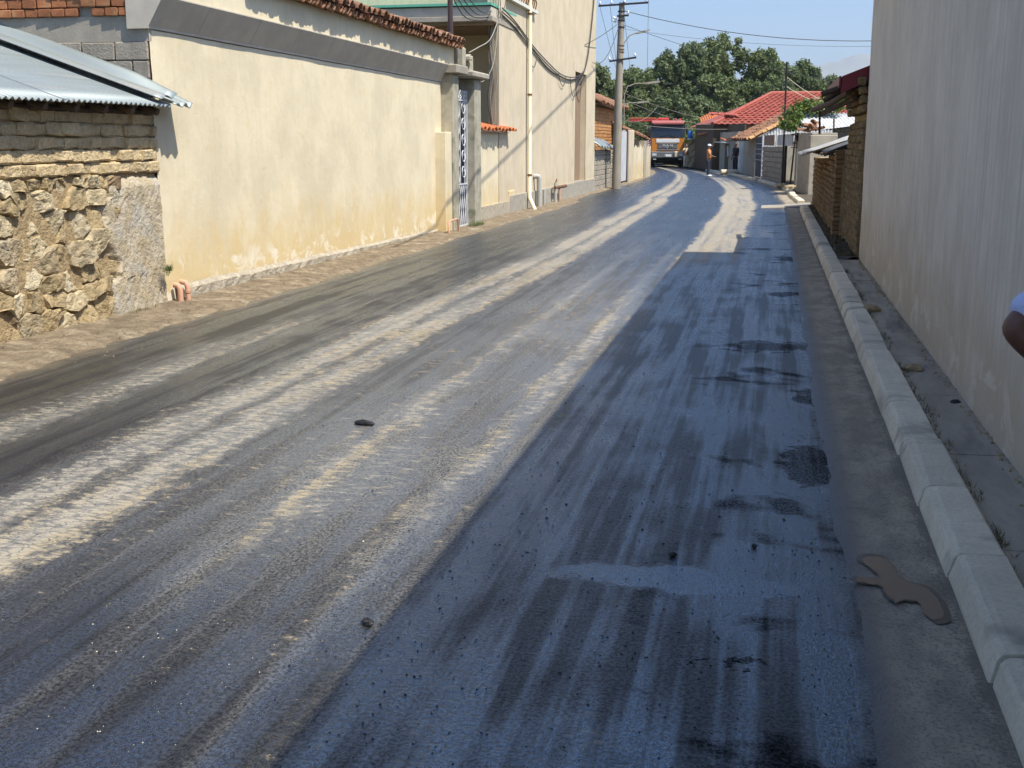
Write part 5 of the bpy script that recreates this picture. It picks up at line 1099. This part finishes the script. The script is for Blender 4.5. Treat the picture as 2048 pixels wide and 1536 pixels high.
tb('number_plate', 'truckwhite', -.2, .3, -.185, -.15, .8, .97, .01, bm_); MB().box(-.16, -.12, -.19, -.186, .83, .94).obj('plate_band', 'blueplastic', bm_)
tb('sack', 'beige', .5, .85, -.26, -.13, .76, 1.2, .09, bm_); tb('underrun_bar', 'bumper', -1.0, -.3, .0, .1, .28, .34, .02)
tb('chassis', 'rubber', -.9, .9, .3, 7.5, .5, 1.05, .03); tb('underbody', 'rubber', -.8, .8, 1.9, 4.4, .22, .5, .03); tb('rear_axle', 'rubber', -.85, .85, 5.0, 6.8, .1, .5, .03)
for (y) in (1.3, 5.2, 6.5):
    for s in (-1, 1):
        w = thing('x', None, None) if False else None
        ty = MB().lathe([(.32, -.15), (.5, -.14), (.52, -.08), (.52, .08), (.5, .14), (.32, .15)], 22).obj('wheel', 'rubber', tk, loc=(s*1.03, y, .52), rot=(0, math.pi/2, 0)); MB().lathe([(.31, -.13), (.2, -.1), (.2, .1), (.31, .13)], 16).obj('rim', 'chrome', ty)
for s in (-1, 1):
    m_ = tb('mirror', 'blackplastic', s*1.42-.09, s*1.42+.09, -.1, .06, 2.45, 2.95, .04); MB().tube([(s*1.2, .1, 2.95), (s*1.42, -.02, 3.0), (s*1.42, -.02, 2.9)], .02, 6).obj('mirror_arm', 'bumper', m_)
    MB().tube([(s*.55, -.1, 2.27), (s*.1, -.075, 2.4)], .015, 5).obj('wiper', 'rubber', cab); tb('step', 'bumper', s*1.1-.12, s*1.1+.12, .3, .7, .62, .7, .02)
    tb('side_pillar', 'blackplastic', s*1.235-.02, s*1.235+.02, .05, .35, 2.2, 3.35, .01, cab)
hz = tb('hazard_board', 'truckwhite', -1.52, -1.27, .1, .14, 1.3, 2.0, .01)
for i in range(4): MB().add([(-1.51, .096, 1.34+i*.17), (-1.28, .096, 1.46+i*.17), (-1.28, .096, 1.54+i*.17), (-1.51, .096, 1.42+i*.17)], [(0,1,2,3)]).obj('stripe', 'redpaint', hz)
bx_ = tb('tipper_body', 'truckred', -1.2, 1.2, 2.6, 7.8, 1.15, 3.1, .05)
bo = tb('crane_boom', 'redpaint', -2.9, -.5, 1.9, 2.15, 3.42, 3.62, .03); tb('boom_strip', 'tile_new', -2.9, -.9, 1.88, 1.9, 3.62, 3.72, .02, bo); tb('crane_base', 'redpaint', -.75, .1, 1.9, 2.4, 3.3, 3.7, .06)
for x in (.55, .9): tb('beacon', 'redpaint', x-.1, x+.1, .5, .7, 3.47, 3.62, .05, cab)

# ------------------------------------------------------------------ people
def skinmesh(name, m, parent, verts, edges, sub=1):
    """continuous surface grown over a joint skeleton: verts are (x,y,z,rx,ry)"""
    me = bpy.data.meshes.new(name); me.from_pydata([v[:3] for v in verts], edges, []); o = bpy.data.objects.new(name, me); col.objects.link(o)
    md = o.modifiers.new('skin', 'SKIN'); md.use_smooth_shade = True
    for i, v in enumerate(verts): me.skin_vertices[0].data[i].radius = (v[3], v[4]); me.skin_vertices[0].data[i].use_root = (i == 0)
    s = o.modifiers.new('sub', 'SUBSURF'); s.levels = sub; s.render_levels = sub
    bpy.context.view_layer.update(); dg = bpy.context.evaluated_depsgraph_get(); me2 = bpy.data.meshes.new_from_object(o.evaluated_get(dg)); bpy.data.objects.remove(o)
    me2.materials.clear(); me2.materials.append(M[m]); me2.polygons.foreach_set('use_smooth', [True]*len(me2.polygons)); return link(name, me2, parent)
def person(label, loc, rz, shirt, pants, skin_m, cap=None, arms=None, hair='blackplastic', shoes='rubber', s=1.0, vest=None, sub=1, sleeve=.85, group=None):
    o = thing('person', label, 'person', loc, rz, group); o.scale = (s,)*3
    arms = arms or [((-.235, .02, 1.14), (-.25, -.06, .90)), ((.235, .02, 1.14), (.25, -.06, .90))]
    sh = [(-.175, .0, 1.41), (.175, .0, 1.41)]
    V = [(0, 0, .95, .13, .10), (0, 0, 1.12, .12, .095), (0, 0, 1.30, .13, .10), (0, .01, 1.44, .075, .07), (0, .005, 1.51, .055, .055), (0, -.02, 1.58, .07, .082), (0, -.02, 1.66, .078, .092), (0, -.015, 1.715, .055, .065), (0, -.115, 1.605, .014, .014)]
    E_ = [(0,1),(1,2),(2,3),(3,4),(4,5),(5,6),(6,7),(5,8)]
    for k, sg in enumerate((-1, 1)):
        el, wr = [Vector(q) for q in arms[k]]; S_ = Vector(sh[k]); b = len(V); d = (wr-el).normalized(); sd = Vector((0, 1, 0)).cross(d); sd = sd.normalized() if sd.length > .1 else Vector((1, 0, 0)); fw = sd.cross(d).normalized()
        pm = wr+d*.07; V += [(*S_, .06, .06), (*(S_+(el-S_)*.5), .052, .05), (*el, .042, .042), (*(el+(wr-el)*.35), .042, .04), (*wr, .027, .024), (*pm, .038, .018)]
        E_ += [(2, b), (b, b+1), (b+1, b+2), (b+2, b+3), (b+3, b+4), (b+4, b+5)]
        for f in range(4):
            q = pm+d*.025+fw*(-.030+.020*f); l = (.07, .078, .074, .058)[f]; c = len(V); V += [(*q, .0095, .0095), (*(q+d*l*.55+sd*.012*sg), .0085, .0085), (*(q+d*l*.95+sd*.03*sg), .007, .007)]; E_ += [(b+5, c), (c, c+1), (c+1, c+2)]
        c = len(V); q = wr+d*.03-fw*.03; V += [(*q, .012, .012), (*(q-fw*.022+d*.03), .0105, .0105), (*(q-fw*.025+d*.058), .008, .008)]; E_ += [(b+4, c), (c, c+1), (c+1, c+2)]
        b = len(V); V += [(sg*.09, 0, .86, .085, .085), (sg*.105, -.01, .50, .06, .06), (sg*.11, .01, .30, .055, .055), (sg*.115, .02, .09, .036, .04), (sg*.125, -.11, .045, .035, .03)]; E_ += [(0, b), (b, b+1), (b+1, b+2), (b+2, b+3), (b+3, b+4)]
    skinmesh('body', skin_m, o, V, E_, sub)
    V = [(0, 0, .93, .175, .125), (0, -.01, 1.08, .17, .13), (0, 0, 1.24, .175, .125), (0, .005, 1.38, .155, .105), (0, .01, 1.45, .075, .07)]; E_ = [(0,1),(1,2),(2,3),(3,4)]
    for k in (0, 1):
        el = Vector(arms[k][0]); S_ = Vector(sh[k]); b = len(V); V += [(*S_, .078, .075), (*(S_+(el-S_)*.45), .07, .068), (*(S_+(el-S_)*sleeve), .068, .066)]; E_ += [(3, b), (b, b+1), (b+1, b+2)]
    st = skinmesh('shirt', shirt, o, V, E_, sub+1)
    if vest: skinmesh('vest', vest, o, [(0, 0, .92, .185, .135), (0, -.01, 1.08, .182, .14), (0, 0, 1.24, .185, .135), (0, .005, 1.37, .15, .11)], [(0,1),(1,2),(2,3)], 1)
    V = [(0, 0, .97, .165, .12), (0, 0, .88, .15, .12)]; E_ = [(0, 1)]
    for sg in (-1, 1): b = len(V); V += [(sg*.095, 0, .78, .10, .10), (sg*.105, -.01, .50, .078, .08), (sg*.11, .01, .28, .07, .075), (sg*.115, .015, .085, .066, .075)]; E_ += [(1, b), (b, b+1), (b+1, b+2), (b+2, b+3)]
    skinmesh('trousers', pants, o, V, E_, sub)
    for sg in (-1, 1): MB().grid(lambda a, b: (sg*.12+.048*math.sin(b*math.pi)*math.cos(a*6.283)*1., -.05+.14*math.sin(b*math.pi)*math.sin(a*6.283), max(.0, .055-.06*math.cos(b*math.pi)*(1 if b > .5 else .9))), 12, 6, True).obj('shoe', shoes, o)
    MB().grid(lambda a, b: (.083*math.sin(b*1.75)*math.cos(a*6.283), .008+.098*math.sin(b*1.75)*math.sin(a*6.283), 1.64+.11*math.cos(b*1.75)), 16, 6, True).obj('hair', hair, o)
    if cap:
        cp_ = MB().grid(lambda a, b: (.096*math.sin(b*1.57)*math.cos(a*6.283), -.005+.112*math.sin(b*1.57)*math.sin(a*6.283), 1.665+.10*math.cos(b*1.57)), 16, 6, True).obj('cap', cap, o); MB().prism([(-.075, -.09), (.075, -.09), (.06, -.17), (0, -.195), (-.06, -.17)], 'z', 1.66, 1.672).obj('brim', cap, cp_)
    for sg in (-1, 1):
        MB().lathe([(.003, -.008), (.009, 0), (.003, .008)], 8).obj('eye', 'blackplastic', o, loc=(sg*.032, -.108, 1.635)); MB().lathe([(.006, -.03), (.018, 0), (.006, .03)], 8).obj('ear', skin_m, o, loc=(sg*.088, 0, 1.62), scale=(.5, 1, 1))
    return o
M['skin_tan'] = plain('tanned_skin', (.30, .16, .09), .55, dirt=.05); M['skin_dark'] = rough_mat('deep_tanned_skin', (.15, .066, .042), (.115, .05, .032), 14, .5, .25, .002, 160, fine=.12, spec=.45)
M['cloth_orange'] = plain('orange_cloth', (.62, .28, .12), .85, dirt=.1); M['cloth_white'] = plain('white_cloth', (.72, .74, .8), .85, dirt=.05); M['cloth_lilac'] = rough_mat('pale_blue_cloth', (.55, .6, .82), (.48, .54, .76), 7, .85, .5, .02, 9, fine=.1)
M['cloth_navy'] = plain('navy_cloth', (.02, .028, .06), .85); M['cloth_black'] = plain('black_cloth', (.012, .013, .02), .85); M['cloth_beige'] = plain('beige_cloth', (.58, .48, .34), .85, dirt=.15); M['cloth_red'] = plain('dusty_red_cloth', (.4, .14, .09), .85)
person('man in orange shirt, white cap and navy trousers standing on the road', (10.75, 64.0, .01), rad(70), 'cloth_orange', 'cloth_navy', 'skin_tan', 'cloth_white', [((-.20, -.10, 1.16), (-.08, -.26, 1.10)), ((.22, .05, 1.14), (.2, .0, .9))], shoes='cloth_white')
person('person in pale blue shirt and dark clothes standing in the shade by the doorway', (13.2, 69.2, .07), rad(-60), 'cloth_black', 'cloth_black', 'skin_dark', None, None, vest=None, s=1.02)
person('worker in dusty red vest and beige trousers beside the truck', (12.5, 84.3, .03), rad(30), 'cloth_beige', 'cloth_beige', 'skin_tan', None, [((-.3, -.05, 1.2), (-.22, -.2, 1.38)), ((.235, .02, 1.14), (.25, -.06, .90))], vest='cloth_red', s=.98)
pe = person('bystander whose pale blue sleeve and bare elbow enter at the right edge', (1.80, 3.22, .11), rad(25), 'cloth_lilac', 'cloth_navy', 'skin_dark', None, [((-.445, .09, 1.245), (-.20, -.1, 1.0)), ((.25, .02, 1.14), (.25, -.06, .90))], s=1.0, sub=2, sleeve=.93)
